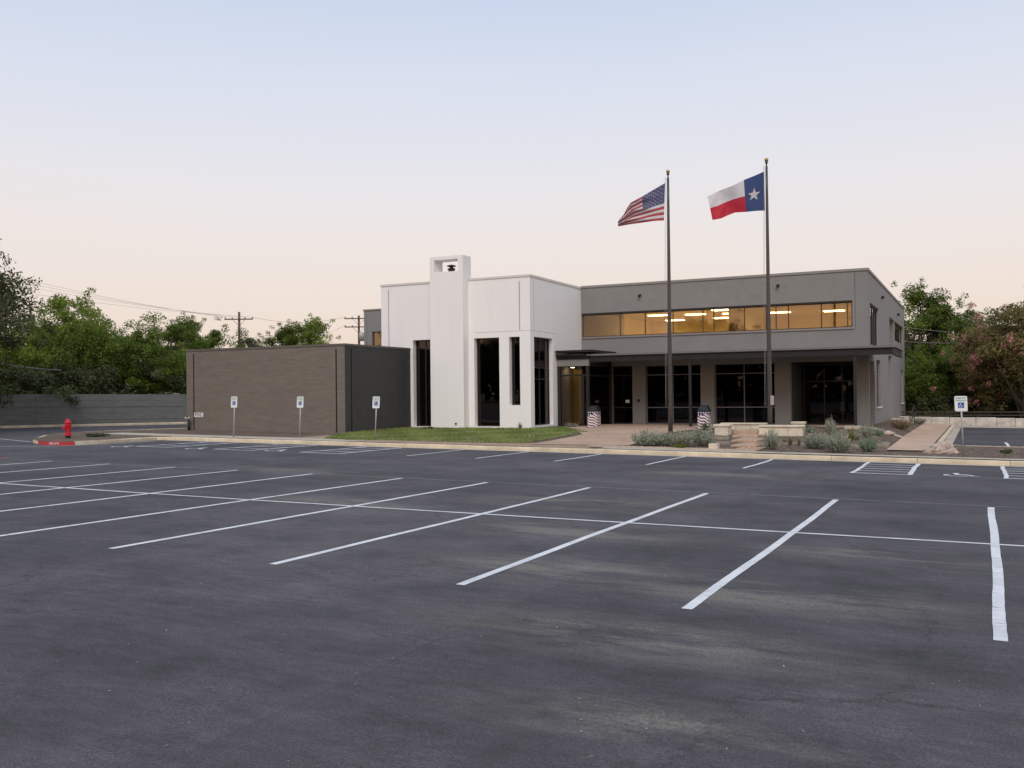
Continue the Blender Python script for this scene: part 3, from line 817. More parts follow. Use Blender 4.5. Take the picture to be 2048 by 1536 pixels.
# --- canopy
CY = 47.3
mb = MB(); mb.box(-18.9, -3.4, CY, GY - .004, 4.13, 4.23); mb.box(GX1 + .004, -3.4, GY - .004, 53.2, 4.13, 4.23)
cano = mb.build('canopy', M['canopy_edge'], bld)
mb = MB(); mb.box(-18.7, -3.52, CY + .10, CY + .14, 3.82, 4.12); mb.box(-18.7, -3.52, CY + .04, CY + .20, 4.09, 4.125); mb.box(-18.7, -3.52, CY + .04, CY + .20, 3.80, 3.825)
mb.box(-3.56, -3.52, CY + .145, 53.1, 3.82, 4.12); mb.box(-3.62, -3.46, CY + .21, 53.1, 3.80, 3.825); mb.build('canopy_beam', M['dark_steel'], cano)
for x in (-16.6, -14.4, -11.1, -9.1, -7.1): MB().box(x - .05, x + .05, CY + .145, GY - .01, 3.90, 4.125).build('canopy_joist', M['dark_steel'], cano)
MB().box(-18.6, -3.7, CY + .22, GY - .02, 4.105, 4.122).build('canopy_soffit', M['dark_steel'], cano)
for x in (-13.22, -5.22): MB().box(x - .07, x + .07, CY + .06, CY + .19, bz(x, CY) - .05, 3.795).build('canopy_post', M['dark_steel'], bld, bevel=.01)
# --- glazed lobby between the blocks
LY = 47.4
mb = MB()
for x in (-20.62, -18.95): mb.box(x, x + .17, LY - .02, LY + .15, .25, 3.60)
mb.box(-20.45, -18.95, LY, LY + .12, 3.05, 3.15); mb.box(-20.45, -18.95, LY, LY + .12, .3, .40); mb.box(-19.16, -19.08, LY + .01, LY + .1, .40, 3.05)
mb.box(-18.95, -18.80, GY - .2, GY - .02, .25, 3.60); mb.box(-18.92, -18.82, LY + .15, GY - .2, 3.05, 3.13)
lob = mb.build('lobby', M['dark_steel'], bld)
MB().quad((-20.45, LY + .06, .4), (-18.95, LY + .06, .4), (-18.95, LY + .06, 3.6), (-20.45, LY + .06, 3.6)).build('pane', M['clear_glass'], lob)
MB().quad((-18.87, LY + .15, .4), (-18.87, GY - .2, .4), (-18.87, GY - .2, 3.6), (-18.87, LY + .15, 3.6)).build('pane', M['clear_glass'], lob)
MB().box(-20.62, -18.77, LY - .06, LY + .14, 3.602, 3.97).build('header_panel', M['grey_paint'], lob)
MB().box(-18.93, -18.79, LY + .142, GY - .02, 3.602, 3.97).build('header_beam', M['dark_steel'], lob)
mb = MB(); mb.box(-20.60, -18.76, LY - .12, GY - .02, 3.975, 4.06); mb.box(-20.58, -18.92, LY - .20, GY - .03, 4.07, 4.16); mb.box(-20.60, -18.92, LY - .28, GY - .02, 4.17, 4.26)
mb.build('louvre_band', M['dark_steel'], lob)
MB().box(-20.60, -18.5, LY - .30, GY - .01, 4.34, 4.46).build('lobby_roof', M['dark_steel'], lob)
qa, qb = on_y(1146, 800, 49.2).x, on_y(1166, 800, 49.2).x
MB().box(qa, qb, 49.2, 49.3, FL, 3.45).build('yellow_panel', M['yellow_wall'], lob)
MB().quad((-20.6, 50.9, .2), (-18.9, 50.9, .2), (-18.9, 50.9, 3.6), (-20.6, 50.9, 3.6)).build('rear_wall', M['interior_dark'], lob)
MB().quad((-20.6, LY + .1, 3.59), (-18.95, LY + .1, 3.59), (-18.95, 50.9, 3.59), (-20.6, 50.9, 3.59)).build('lobby_ceiling', M['interior_dark'], lob)
MB().lathe([(.10, 0), (.11, .02)], ((qa + qb) / 2 - .1, 48.7, 3.55), 12).build('downlight', M['downlight'], lob)
MB().lathe([(.09, 0), (.10, .02)], (-17.9, 49.0, 4.07), 12).build('downlight', M['lamp'], bld)
MB().box(-21.6, -18.3, 46.6, LY - .07, .05, .31).build('plinth', M['grey_concrete'], bld)
MB().box(-18.05, -17.82, GY + .19, GY + .215, 1.55, 1.72).build('door_notice', M['sign_white'], bld)
MB().box(-17.28, -17.13, GY - .05, GY - .004, 1.6, 1.75).build('call_box', M['dark_steel'], bld)
# --- white block
WX0, WX1, WY, WT = -29.84, -20.65, 44.0, 8.24
W1 = (-27.77, -26.30, .40, 5.13); W2 = (-23.95, -22.46, .42, 5.10); W3 = (-21.88, -21.26, 1.54, 5.10)
mb = wall(MB(), 'y', WY, WX0, WX1, -.05, WT, [W1 + (.42,), W2 + (.42,), W3 + (.42,)], [(-29.37, -29.32, 4.7, 7.98), (-21.28, -21.23, 5.42, 7.98), (-23.9, -20.66, 5.385, 5.405)])
wall(mb, 'x', WX1, WY, 60, -.05, WT, [(44.45, 46.85, .45, 5.10, .30)], [(44.44, 44.50, 5.42, 8.0), (44.02, 47.3, 5.385, 5.405)])
mb.box(WX0, WX0 + .02, WY + .45, 60, -.05, WT); mb.quad((WX0, 60, .0), (WX1, 60, .0), (WX1, 60, WT), (WX0, 60, WT))
o = mb.build('white_wall', M['white_paint'], bld); tag(o, 'tall white stucco walls of the entrance block')
MB().box(WX0 + .03, WX1 - .03, WY + .03, 59.9, WT - .5, WT - .42).build('roof', M['grey_concrete'], bld)
for q in ((WX0 - .04, -26.31, WY - .04, WY + .25), (-24.25, WX1 + .04, WY - .04, WY + .25), (WX1 - .25, WX1 + .04, WY + .252, GY - .06)):
    MB().box(*q, WT - .05, WT + .06).build('coping', M['white_coping'], bld)
window('y', WY + .30, [W1[0], -27.15, W1[1]], [W1[2], 4.72, W1[3]], .06, 'frame', 'tower_glass', 'tall_window')
window('y', WY + .30, [W2[0], W2[1]], [W2[2], W2[3]], .06, 'frame', 'tower_glass', 'tall_window')
window('y', WY + .30, [W3[0], W3[1]], [W3[2], W3[3]], .06, 'frame', 'tower_glass', 'tall_window')
window('x', WX1 - .22, [44.45, 45.6, 46.35, 46.85], [.45, 2.9, 3.5, 5.10], .06, 'frame', 'tower_glass', 'tall_window')
for a, b, z in ((W1[0], W1[1], .40), (W2[0], W2[1], .42)): MB().box(a, b, WY - .03, WY + .28, z - .06, z - .002).build('window_sill', M['white_paint'], bld)
mb = MB(); mb.quad((WX0 + .05, 52, .2), (WX1 - .05, 52, .2), (WX1 - .05, 52, 5.6), (WX0 + .05, 52, 5.6)); mb.quad((WX0 + .05, 44.5, .33), (WX1 - .4, 44.5, .33), (WX1 - .4, 52, .33), (WX0 + .05, 52, .33)); mb.quad((WX0 + .05, 44.45, 5.6), (WX1 - .05, 44.45, 5.6), (WX1 - .05, 52, 5.6), (WX0 + .05, 52, 5.6))
mb.box(-26.2, -24.4, 44.45, 44.5, .3, 5.6)
mb.build('lounge_room', M['interior_dark'], bld)
# chimney tower with a window through its head
cx0, cx1, cy0, cy1, ct = -26.30, -24.27, 43.4, 44.30, 9.50
ox0, ox1, oz0, oz1 = -26.02, -24.57, 8.67, 9.32
mb = MB(); mb.box(cx0, cx1, cy0, 43.998, 0, oz0 if False else 8.2); 
mb2 = wall(MB(), 'y', cy0, cx0, cx1, .0, ct, [(ox0, ox1, oz0, oz1, cy1 - cy0)])
mb2.quad((cx1, cy0, 0), (cx1, cy1, 0), (cx1, cy1, ct), (cx1, cy0, ct)); mb2.quad((cx0, cy0, 0), (cx0, cy0, ct), (cx0, cy1, ct), (cx0, cy1, 0))
mb2.quad((cx0, cy0, ct), (cx1, cy0, ct), (cx1, cy1, ct), (cx0, cy1, ct))
for (a, b, c, d) in ((cx0, cx1, WT - .3, oz0), (cx0, cx1, oz1, ct), (cx0, ox0, oz0, oz1), (ox1, cx1, oz0, oz1)): mb2.quad((a, cy1, c), (b, cy1, c), (b, cy1, d), (a, cy1, d))
o = mb2.build('chimney_tower', M['white_paint'], bld); tag(o, 'white chimney tower with a rectangular opening near its top')
p = on_y(903, 543, 50.0)
mb = MB(); mb.lathe([(.19, 0), (.19, p.z + .08 - 7.8), (.24, p.z + .10 - 7.8), (.24, p.z + .17 - 7.8), (.16, p.z + .2 - 7.8)], (p.x, 50, 7.8), 14); mb.lathe([(.12, p.z + .2 - 7.8), (.12, p.z + .3 - 7.8)], (p.x, 50, 7.8), 10); mb.lathe([(.27, p.z + .3 - 7.8), (.27, p.z + .36 - 7.8), (.05, p.z + .42 - 7.8)], (p.x, 50, 7.8), 14)
mb.build('roof_flue', M['black_metal'], bld)
MB().lathe([(.05, 0), (.05, .08)], (-24.75, 43.36, .55), 8).build('hose_tap', M['black_metal'], bld)
# --- annex
AX0, AX1, AY, AT = -38.45, -27.95, 38.0, 4.66
gv = [(-37.97, -37.88, .30, 4.46), (-28.52, -28.43, .26, 4.46)]
o = wall(MB(), 'y', AY, AX0, AX1, -.2, AT, [], gv).build('annex_front_wall', M['annex_brick'], bld); tag(o, 'brown-grey painted brick front wall of the low annex')
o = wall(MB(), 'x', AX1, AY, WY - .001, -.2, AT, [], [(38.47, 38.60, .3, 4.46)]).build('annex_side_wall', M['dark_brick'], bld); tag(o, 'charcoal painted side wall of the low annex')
for g in gv: MB().box(g[0] + .001, g[1] - .001, AY + .012, AY + .03, g[2], g[3]).build('joint_sealant', M['joint'], bld)
MB().box(AX1 - .03, AX1 - .012, 38.471, 38.599, .3, 4.46).build('joint_sealant', M['joint'], bld)
for a, b, z0 in ((-29.369, -29.321, 4.7), (-21.279, -21.231, 5.42)): MB().box(a, b, WY + .012, WY + .03, z0, 7.98).build('joint_sealant', M['white_joint'], bld)
MB().box(WX1 - .03, WX1 - .012, 44.441, 44.499, 5.42, 8.0).build('joint_sealant', M['white_joint'], bld)
o = place(bricks('y', AY, AX0 + .02, AX1 - .01, .02, 4.56, gv), 'brickwork', bld, M['annex_brick']); tag(o, kind='stuff')
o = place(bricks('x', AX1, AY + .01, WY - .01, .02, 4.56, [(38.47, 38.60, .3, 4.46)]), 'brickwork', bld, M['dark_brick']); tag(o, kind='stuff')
MB().box(AX0, AX0 + .02, AY + .01, 55, -.2, AT).build('annex_end_wall', M['annex_brick'], bld)
MB().box(AX0 + .03, WX0 - .01, AY + .05, 55, AT - .3, AT - .25).build('annex_roof', M['grey_concrete'], bld)
mb = MB(); mb.box(AX0 - .03, AX1 + .03, AY - .035, AY + .25, AT - .05, AT + .05); mb.box(AX1 - .25, AX1 + .03, AY + .25, WY - .01, AT - .05, AT + .05); mb.box(AX0 - .03, AX0 + .2, AY + .25, 55, AT - .05, AT + .05)
mb.build('annex_coping', pmat('annex_coping_paint', (.13, .11, .095), .6), bld)
fs = MB().box(-37.87, -37.24, AY - .035, AY - .015, 1.06, 1.31).build('fdc_sign', M['sign_white'], bld); tag(fs, 'white wall sign lettered FDC')
me = text_mesh('FDC', .27)
o = place(me, 'lettering', fs, M['sign_dark'])
o.rotation_euler = (math.pi / 2, 0, 0); o.location = Vector((-37.555, AY - .038, 1.185)) - wloc(bld); o.scale = (1.05, 1, 1)
# --- grey wing behind on the left
mb = wall(MB(), 'y', 56.6, -39.9, -29.86, .0, GT, [(-39.2, -31, 5.37, 6.72, .16)], [(-39.66, -39.62, 5.0, 8.0)])
mb.box(-39.9, -39.88, 56.61, 70, 0, GT)
o = mb.build('rear_wing_wall', M['grey_paint'], bld)
MB().box(-39.95, -29.87, 56.55, 56.8, GT - .05, GT + .06).build('coping', M['coping'], bld)
window('y', 56.72, [-39.2, -37, -34, -31], [5.37, 6.72], .06, 'bronze_frame', 'bronze_glass', 'ribbon_window')
MB().quad((-39.8, 58, 5), (-30, 58, 5), (-30, 58, 7), (-39.8, 58, 7)).build('rear_wing_room', M['interior_tan'], bld)
MB().quad((-39.85, 56.7, GT - .3), (-29.9, 56.7, GT - .3), (-29.9, 70, GT - .3), (-39.85, 70, GT - .3)).build('roof', M['grey_concrete'], bld)

# ------------------------------------------------------------------ flagpoles and flags
def flagpole(px_base, py_base, px_top, py_top, label):
    b = on_bed(px_base, py_base)
    top = on_y(px_top, py_top, b.y)
    h = top.z - b.z
    t = empty('flagpole', b, label, 'flagpole', 'flagpoles in the front bed')
    dx = top.x - b.x
    n = 10
    MB().tube([(dx * k / n, 0, -.2 + (h + .2) * k / n) for k in range(n + 1)], [.105 - .055 * (k / n) ** 1.3 for k in range(n + 1)], 14).build('pole', M['pole_metal'], t, True, True)
    MB().lathe([(.17, -.05), (.17, .03), (.12, .07)], (0, 0, 0), 16).build('base_collar', M['pole_metal'], t, True, True)
    MB().lathe([(.03, 0), (.03, .12), (.07, .15), (.07, .19), (.02, .2)], (dx, 0, h), 10).build('truck', M['pole_metal'], t, True, True)
    MB().lathe([(.085 * math.sin(a), .285 - .085 * math.cos(a)) for a in [math.pi * k / 10 for k in range(1, 10)]], (dx, 0, h), 14).build('ball', M['gold'], t, True, True)
    MB().tube([(-.20, -.02, 1.2), (-.19 + dx * .5, -.02, h * .5), (-.12 + dx, -.02, h + .05)], .006, 5).build('halyard', M['wire'], t, False, True)
    MB().tube([(-.16, .02, 1.2), (-.15 + dx * .5, .02, h * .5), (-.10 + dx, .02, h + .05)], .005, 5).build('halyard', M['wire'], t, False, True)
    s = -1 if px_base < 1400 else 1
    MB().box(s * .10 - .05 + (.05 if s < 0 else 0) - (.05 if s < 0 else 0), s * .10 + .07 * s + .02, -.13, -.03, 1.25, 1.65).build('cleat_box', M['galv'], t, False, True, .01)
    return b, top
f1b, f1t = flagpole(1341, 868.5, 1336, 356, 'dark flagpole flying the American flag, left of the pair')
f2b, f2t = flagpole(1540.5, 868.5, 1533, 333, 'dark flagpole flying the Texas flag, right of the pair')
def curve(pts, s):
    n = len(pts) - 1; L_ = [0]
    for a, b in zip(pts, pts[1:]): L_.append(L_[-1] + math.hypot(b[0]-a[0], b[1]-a[1]))
    d = s * L_[-1]
    for i in range(n):
        if d <= L_[i+1] + 1e-9:
            f = (d - L_[i]) / (L_[i+1] - L_[i])
            return (pts[i][0] + (pts[i+1][0]-pts[i][0]) * f, pts[i][1] + (pts[i+1][1]-pts[i][1]) * f)
    return pts[-1]
def flag(base, top_px, bot_px, wave, ns, nt, colour, mats, label, stars):
    Yp = base.y - .02
    def S(s, t, off=0):
        a = curve(top_px, s); b = curve(bot_px, s)
        x, y = a[0] + (b[0]-a[0]) * t, a[1] + (b[1]-a[1]) * t
        return on_y(x, y, Yp + wave(s, t) + off)
    o0 = S(0, 0)
    t_ = empty('flag', o0, label, 'flag')
    V = [S(i / ns, j / nt) for j in range(nt + 1) for i in range(ns + 1)]
    mb = MB(); mb.v = [tuple(v) for v in V]
    for j in range(nt):
        for i in range(ns):
            k = j * (ns + 1) + i
            mb.f.append((k, k + 1, k + ns + 2, k + ns + 1)); mb.mi.append(colour((i + .5) / ns, (j + .5) / nt))
    mb.build('cloth', mats, t_, True)
    for (cs, ct_, r1, asp, rot) in stars:
        mb = MB()
        for off in (-.02, .02):
            ring = []
            for k in range(10):
                a = rot + math.pi * k / 5 + math.pi / 2; r = r1 if k % 2 == 0 else r1 * .40
                ring.append((cs + r * math.cos(a) * asp, ct_ - r * math.sin(a)))
            c0 = S(cs, ct_, off); P = [S(u, v, off) for u, v in ring]
            n = len(mb.v); mb.v += [tuple(c0)] + [tuple(p) for p in P]
            for k in range(10): mb.f.append((n, n + 1 + k, n + 1 + (k + 1) % 10)); mb.mi.append(0)
        for k in range(10): mb.f.append((1 + k, 1 + (k + 1) % 10, 12 + (k + 1) % 10, 12 + k)); mb.mi.append(0)
        mb.build('star', M['cl_white'], t_)
    return t_
def us_col(s, t):
    k = int(t * 13)
    if k < 7 and s < .44: return 2
    return 0 if k % 2 == 0 else 1
us_stars = []
for r_ in range(9):
    for c_ in range(6 if r_ % 2 == 0 else 5):
        us_stars.append(((.04 + .072 * (c_ + (.0 if r_ % 2 == 0 else .5))), (r_ + .7) * 7 / 13 / 9.6, .021, .75, 0))
flag(f1b, [(1330, 366), (1306, 380), (1284, 393), (1262, 405), (1254, 416), (1248, 428), (1236, 442)],
     [(1328, 441), (1308, 442), (1280, 446), (1258, 449), (1236, 453)],
     lambda s, t: .16 * math.sin(9 * s + 4 * t) * s + .22 * s * math.sin(16 * (t + .5 * s)) * (.3 + s), 60, 52, us_col,
     [M['cl_red_dull'], M['cl_white'], M['cl_blue_dull']], 'wind-blown American flag with drooping folded fly end', us_stars)
flag(f2b, [(1528, 343), (1510, 351), (1490, 359), (1466, 371), (1440, 381), (1415, 393)],
     [(1530, 421), (1510, 422), (1490, 424), (1470, 425), (1455, 431), (1442, 437), (1425, 440)],
     lambda s, t: .25 * s * math.sin(9 * s + 1.8 * t + .6) + .05 * s * math.sin(20 * s - 7 * t), 48, 24,
     lambda s, t: 2 if s < .345 else (1 if t < .5 else 0), [M['cl_red'], M['cl_white'], M['cl_blue']],
     'Texas flag with single white star streaming to the left', [(.19, .53, .19, .62, .10)])

# ------------------------------------------------------------------ signs
def access_sign(px, py, ptop, lean, label, w=.36, h=.50):
    b = on_bed(px, py); top = on_y(px, ptop, b.y).z - b.z
    t = empty('accessible_parking_sign', b, label, 'sign', 'accessible parking signs along the front kerb')
    l = lambda z: lean * z
    MB().tube([(l(-.1), 0, -.1), (l(top - .04), 0, top - .04)], .028, 10).build('post', M['galv'], t, True, True)
    z0, z1 = top - h, top; r = .04
    ring = []
    for (cx, cz, a0) in ((w/2 - r, z0 + r, -90), (w/2 - r, z1 - r, 0), (-w/2 + r, z1 - r, 90), (-w/2 + r, z0 + r, 180)):
        for k in range(4):
            a = math.radians(a0 + 30 * k); ring.append((cx + r * math.cos(a), cz + r * math.sin(a)))
    n = len(ring); mb = MB()
    mb.add([(x + l(z), -.034, z) for x, z in ring] + [(x + l(z), -.030, z) for x, z in ring],
           [tuple(range(n)), tuple(range(n, 2*n))[::-1]] + [(k, (k+1) % n, n + (k+1) % n, n + k)[::-1] for k in range(n)])
    pnl = mb.build('panel', M['sign_white'], t, False, True)
    q = .085 * w / .36; zc = z0 + h * .40
    MB().box(l(zc) - q, l(zc) + q, -.040, -.0355, zc - q, zc + q).build('blue_square', M['sign_blue'], pnl, False, True)
    mb = MB(); wheelchair(mb, (l(zc) - .01, zc - .005), q * 1.75, lambda u, v: (u, -.043, v)); mb.build('wheelchair_symbol', M['sign_white'], pnl, False, True)
    for txt, f in (('RESERVED', .86), ('PARKING', .70)):
        o = place(text_mesh(txt, .068 * w / .36), 'lettering', pnl, M['sign_green'])
        z = z0 + h * f; o.rotation_euler = (math.pi / 2, 0, 0); o.location = (l(z), -.038, z)
    return t
access_sign(467, 875, 793, .05, 'leftmost accessible parking sign, faded, standing before the annex wall')
access_sign(599, 876, 793, .05, 'accessible parking sign on leaning post before the middle of the annex wall')
access_sign(750, 880, 793, .06, 'accessible parking sign on thin post at the edge of the lawn')
access_sign(1927, 911, 792, -.03, 'accessible parking sign at the right beside the pink rock', .38, .50)

# ------------------------------------------------------------------ hydrant, fire connection, bins
hb = on_bed(136, 876.5)
hy = empty('fire_hydrant', hb, 'red fire hydrant on the kerbed island at the left', 'hydrant')
MB().lathe([(.105, -.05), (.105, .12)], n=16).build('riser', M['sign_dark'], hy, True, True)
MB().lathe([(.18, .12), (.18, .155), (.12, .16), (.115, .20), (.112, .50), (.13, .53), (.16, .54), (.16, .575), (.12, .58)], n=20).build('barrel', M['red_paint'], hy, False, True)
bon = MB().lathe([(.12, .58), (.125, .66), (.155, .665), (.155, .69), (.135, .70), (.12, .76), (.08, .81), (.04, .83)], n=20).build('bonnet', M['red_paint'], hy, False, True)
MB().lathe([(.03, .83), (.03, .88), (.015, .885)], n=5).build('operating_nut', M['red_paint'], bon, False, True)
for d, r in (((0, -1), .075), ((1, 0), .055), ((-1, 0), .055)):
    MB().tube([(d[0] * .10, d[1] * .10, .47), (d[0] * .165, d[1] * .165, .47), (d[0] * .17, d[1] * .17, .47), (d[0] * .215, d[1] * .215, .47)], [r * .8, r * .8, r, r], 12).build('outlet_cap', M['red_paint'], hy, False, True)
for a in range(6): MB().lathe([(.014, .155), (.014, .185)], (.155 * math.cos(a * 1.047), .155 * math.sin(a * 1.047), 0), 6).build('bolt', M['red_paint'], hy, False, True)
# lettering on the red kerb
t1 = place(text_mesh('FIRE LANE', .11), 'kerb_lettering', kerb, M['line'])
a_, b_ = Vector(NOSE[2]), Vector(NOSE[3]); dr = (b_ - a_).normalized(); out_n = Vector((dr.y, -dr.x))
mid_arc = (a_ + b_) / 2 + out_n * .012
t1.matrix_world = Matrix(((dr.x, 0, out_n.x, mid_arc.x), (dr.y, 0, out_n.y, mid_arc.y), (0, 1, 0, gz(*mid_arc) + .075), (0, 0, 0, 1)))

fdc = empty('fire_department_connection', (-38.1, 37.8, bz(-38.1, 37.8)), 'short twin-inlet fire department pipe at the foot of the annex wall', 'standpipe')
MB().tube([(0, 0, -.1), (0, 0, .62)], .06, 10).build('pipe', M['black_metal'], fdc, True, True)
for s in (-1, 1): MB().tube([(0, 0, .52), (s * .12, -.10, .66), (s * .16, -.14, .68)], [.05, .06, .06], 10).build('inlet_cap', M['galv'], fdc, True, True)

def binmat():
    m, N, L, b = nodes('flag_print')
    tc = N.new('ShaderNodeTexCoord'); sp = N.new('ShaderNodeSeparateXYZ'); L.new(tc.outputs['Object'], sp.inputs[0])
    def mth(op, a, b_=None, c=None):
        n = N.new('ShaderNodeMath'); n.operation = op
        for i, v in enumerate((a, b_, c)):
            if v is None: continue
            if hasattr(v, 'is_output'): L.new(v, n.inputs[i])
            else: n.inputs[i].default_value = v
        return n.outputs[0]
    h = mth('SUBTRACT', sp.outputs['X'], sp.outputs['Y'])
    wv = mth('MULTIPLY', mth('SINE', mth('MULTIPLY', h, 13.0)), .035)
    ph = mth('MULTIPLY', mth('ADD', mth('ADD', sp.outputs['Z'], mth('MULTIPLY', h, .42)), wv), 7.0)
    st = mth('GREATER_THAN', mth('FRACT', ph), .46)
    col = mixc(N, L, st, (.10, .008, .02), (.78, .72, .74))
    # navy canton with white dots in the upper part
    u = mth('SUBTRACT', mth('FRACT', mth('MULTIPLY', h, 8.5)), .5); v = mth('SUBTRACT', mth('FRACT', mth('MULTIPLY', sp.outputs['Z'], 8.5)), .5)
    d = mth('SQRT', mth('ADD', mth('MULTIPLY', u, u), mth('MULTIPLY', v, v)))
    dots = mth('LESS_THAN', d, .27)
    can = mixc(N, L, dots, (.018, .016, .04), (.70, .68, .74))
    top = mth('GREATER_THAN', mth('ADD', mth('SUBTRACT', sp.outputs['Z'], mth('MULTIPLY', h, .22)), wv), .60)
    L.new(mixc(N, L, top, col, can), b.inputs['Base Color']); b.inputs['Roughness'].default_value = .45
    return m
M['flag_print'] = binmat()
def litter_bin(p, label):
    t = empty('litter_bin', p, label, 'litter bin', 'flag-printed litter bins')
    w = .27
    MB().hexa([(-w, -w, 0), (w, -w, 0), (w, w, 0), (-w, w, 0), (-w, -w, .84), (w, -w, .84), (w, w, .84), (-w, w, .84)]).build('body', M['flag_print'], t, False, True, .015)
    MB().box(-w + .02, w - .02, -w + .02, w - .02, -.03, .0).build('foot', M['black_metal'], t, False, True)
    a, b = w + .015, w * .62
    hood = MB().hexa([(-a, -a, .842), (a, -a, .842), (a, a, .842), (-a, a, .842), (-b, -b + .04, 1.09), (b, -b + .04, 1.09), (b, b + .04, 1.12), (-b, b + .04, 1.12)]).build('hood', M['frame_light'], t, False, True, .012)
    hood.data.materials.clear(); hood.data.materials.append(M['dark_steel'])
    MB().hexa([(-.17, -a + .005, .88), (.17, -a + .005, .88), (.17, -a + .025, .88), (-.17, -a + .025, .88), (-.13, -b + .0, 1.05), (.13, -b + .0, 1.05), (.13, -b + .05, 1.05), (-.13, -b + .05, 1.05)]).build('flap', M['black_metal'], hood, False, True)
p = on_bed(1187, 853.5); p.y = min(p.y, 46.9); p = Vector((on_y(1188.5, 852, 46.2).x, 46.2, .312)); p.z = bz(p.x, p.y) + .03
litter_bin(p, 'litter bin printed with stars and stripes beside the glazed lobby')
p = on_bed(1409, 858); litter_bin(Vector((p.x, p.y, p.z + .03)), 'litter bin printed with stars and stripes behind the grey-green shrubs')

# ------------------------------------------------------------------ limestone seat walls, steps, edging, rock
def stone_wall(pxl, pxr, py_base, py_top, depth, label, cap=.07, over=.05, name='stone_wall', flip=0, blocks=1):
    b = on_bed((pxl + pxr) / 2, py_base)
    y0 = b.y; xl = on_y(pxl, py_base, y0).x; xr = on_y(pxr, py_base, y0).x; zt = on_y((pxl + pxr) / 2, py_top, y0).z
    t = empty(name, ((xl + xr) / 2, y0 + depth / 2, b.z), label, 'stone wall')
    z0 = min(bz(xl, y0), bz(xr, y0)) - .15
    for k in range(blocks):
        a = xl + (xr - xl) * k / blocks + .004; c = xl + (xr - xl) * (k + 1) / blocks - .004
        MB().box(a, c, y0, y0 + depth, z0, zt - cap - .002).build('block', M['limestone'], t, bevel=.012)
    MB().box(xl - over, xr + over, y0 - over, y0 + depth + over, zt - cap, zt).build('cap', M['limestone'], t, bevel=.015)
    return t
stone_wall(1429, 1456, 871, 849, .7, 'square limestone pillar left of the paver steps', .09)
stone_wall(1443, 1530, 860, 846, .4, 'low limestone seat wall across the back of the paver steps', .07, blocks=3)
stone_wall(1518, 1605, 872, 850.5, .45, 'limestone retaining wall right of the steps behind the second flagpole', .08, blocks=3)
stone_wall(1584, 1608, 858, 843.5, .4, 'small limestone block wall behind the right end of the retaining wall', .10)
stone_wall(1417, 1433, 899, 888, .45, 'low rough limestone block at the kerb left of the paver steps', .05, .0)
st = empty('paver_steps', on_bed(1482, 903), 'pink paver steps rising between limestone walls', 'steps')
sy = on_bed(1482, 903).y; sx0 = on_y(1458, 903, sy).x; sx1 = on_y(1509, 903, sy).x; ey = on_bed(1486, 862).y
nstep = 5
for k in range(nstep):
    ya = sy + (ey - sy) * k / nstep; yb = sy + (ey - sy) * (k + 1) / nstep
    f0 = k / nstep; off = (on_y(1486, 862, ey).x - (sx0 + sx1) / 2)
    x0 = sx0 + off * f0; x1 = sx1 + off * f0 + .25 * f0
    MB().box(x0, x1, ya, yb + .02, bz(x0, ya) - .2, bz((x0 + x1) / 2, ya) + .045 + .02 * k).build('step', M['paver'], st, bevel=.012)
def edging(pxa, pxb, py, h, d, label):
    p = on_bed((pxa + pxb) / 2, py); xa = on_y(pxa, py, p.y).x; xb = on_y(pxb, py, p.y).x
    mb = MB(); mb.box(xa - (xa + xb) / 2, xb - (xa + xb) / 2, 0, d, -.05, h)
    o = mb.build('edging_slab', M['board'], None, bevel=.008); o.location = ((xa + xb) / 2, p.y, p.z); tag(o, label, 'edging', 'landscape edging slabs in the front bed')
edging(1512, 1562, 891, .12, .30, 'pale edging slab just right of the paver steps')
edging(1562, 1616, 891, .10, .35, 'pale edging slab in front of the retaining wall')
edging(1690, 1722, 894, .10, .30, 'pale edging slab between the big sage shrub and the round green shrub')
edging(1750, 1777, 895, .12, .35, 'pale edging slab right of the round green shrub')
edging(1762, 1779, 889, .08, .3, 'short upper edging slab near the side walk')
edging(1425, 1457, 879, .10, .30, 'pale edging slab left of the paver steps below the pillar')
edging(1432, 1458, 889, .10, .30, 'lower edging slab left of the paver steps by the kerb')
edging(1320, 1345, 885, .08, .30, 'edging slab showing between the two left sage shrubs')
edging(1688, 1722, 876.5, .08, .25, 'upper edging slab behind the yellow yucca')

def rock(p, sx, sy_, sz, label, seed, name='rock'):
    bm = bmesh.new(); bmesh.ops.create_icosphere(bm, subdivisions=4, radius=1)
    r = random.Random(seed); ph = [r.uniform(0, 6) for _ in range(9)]
    for v in bm.verts:
        c = v.co
        n = .10 * math.sin(3 * c.x + ph[0]) + .10 * math.sin(4 * c.y + ph[1]) + .08 * math.sin(5 * c.z + ph[2]) + .05 * math.sin(9 * c.x + 7 * c.y + ph[3]) + .04 * math.sin(13 * c.z - 8 * c.x + ph[4]) + .02 * r.uniform(-1, 1)
        v.co = Vector((c.x * sx, c.y * sy_, max(c.z, -.35) * sz)) * (1 + n)
    me = bpy.data.meshes.new(name); bm.to_mesh(me); bm.free()
    o = place(me, name, None, M['rock']); o.location = (p.x, p.y, p.z + sz * .25)
    return tag(o, label, 'rock')
rock(on_bed(1884, 906), .50, .40, .27, 'pinkish rough boulder beside the right sign', 3, 'boulder')
rock(on_bed(1864, 906), .34, .28, .14, 'flat pinkish rock against the boulder', 5)
rock(on_bed(1776, 869), .30, .22, .14, 'small pale rock in the bed near the corner post', 8)

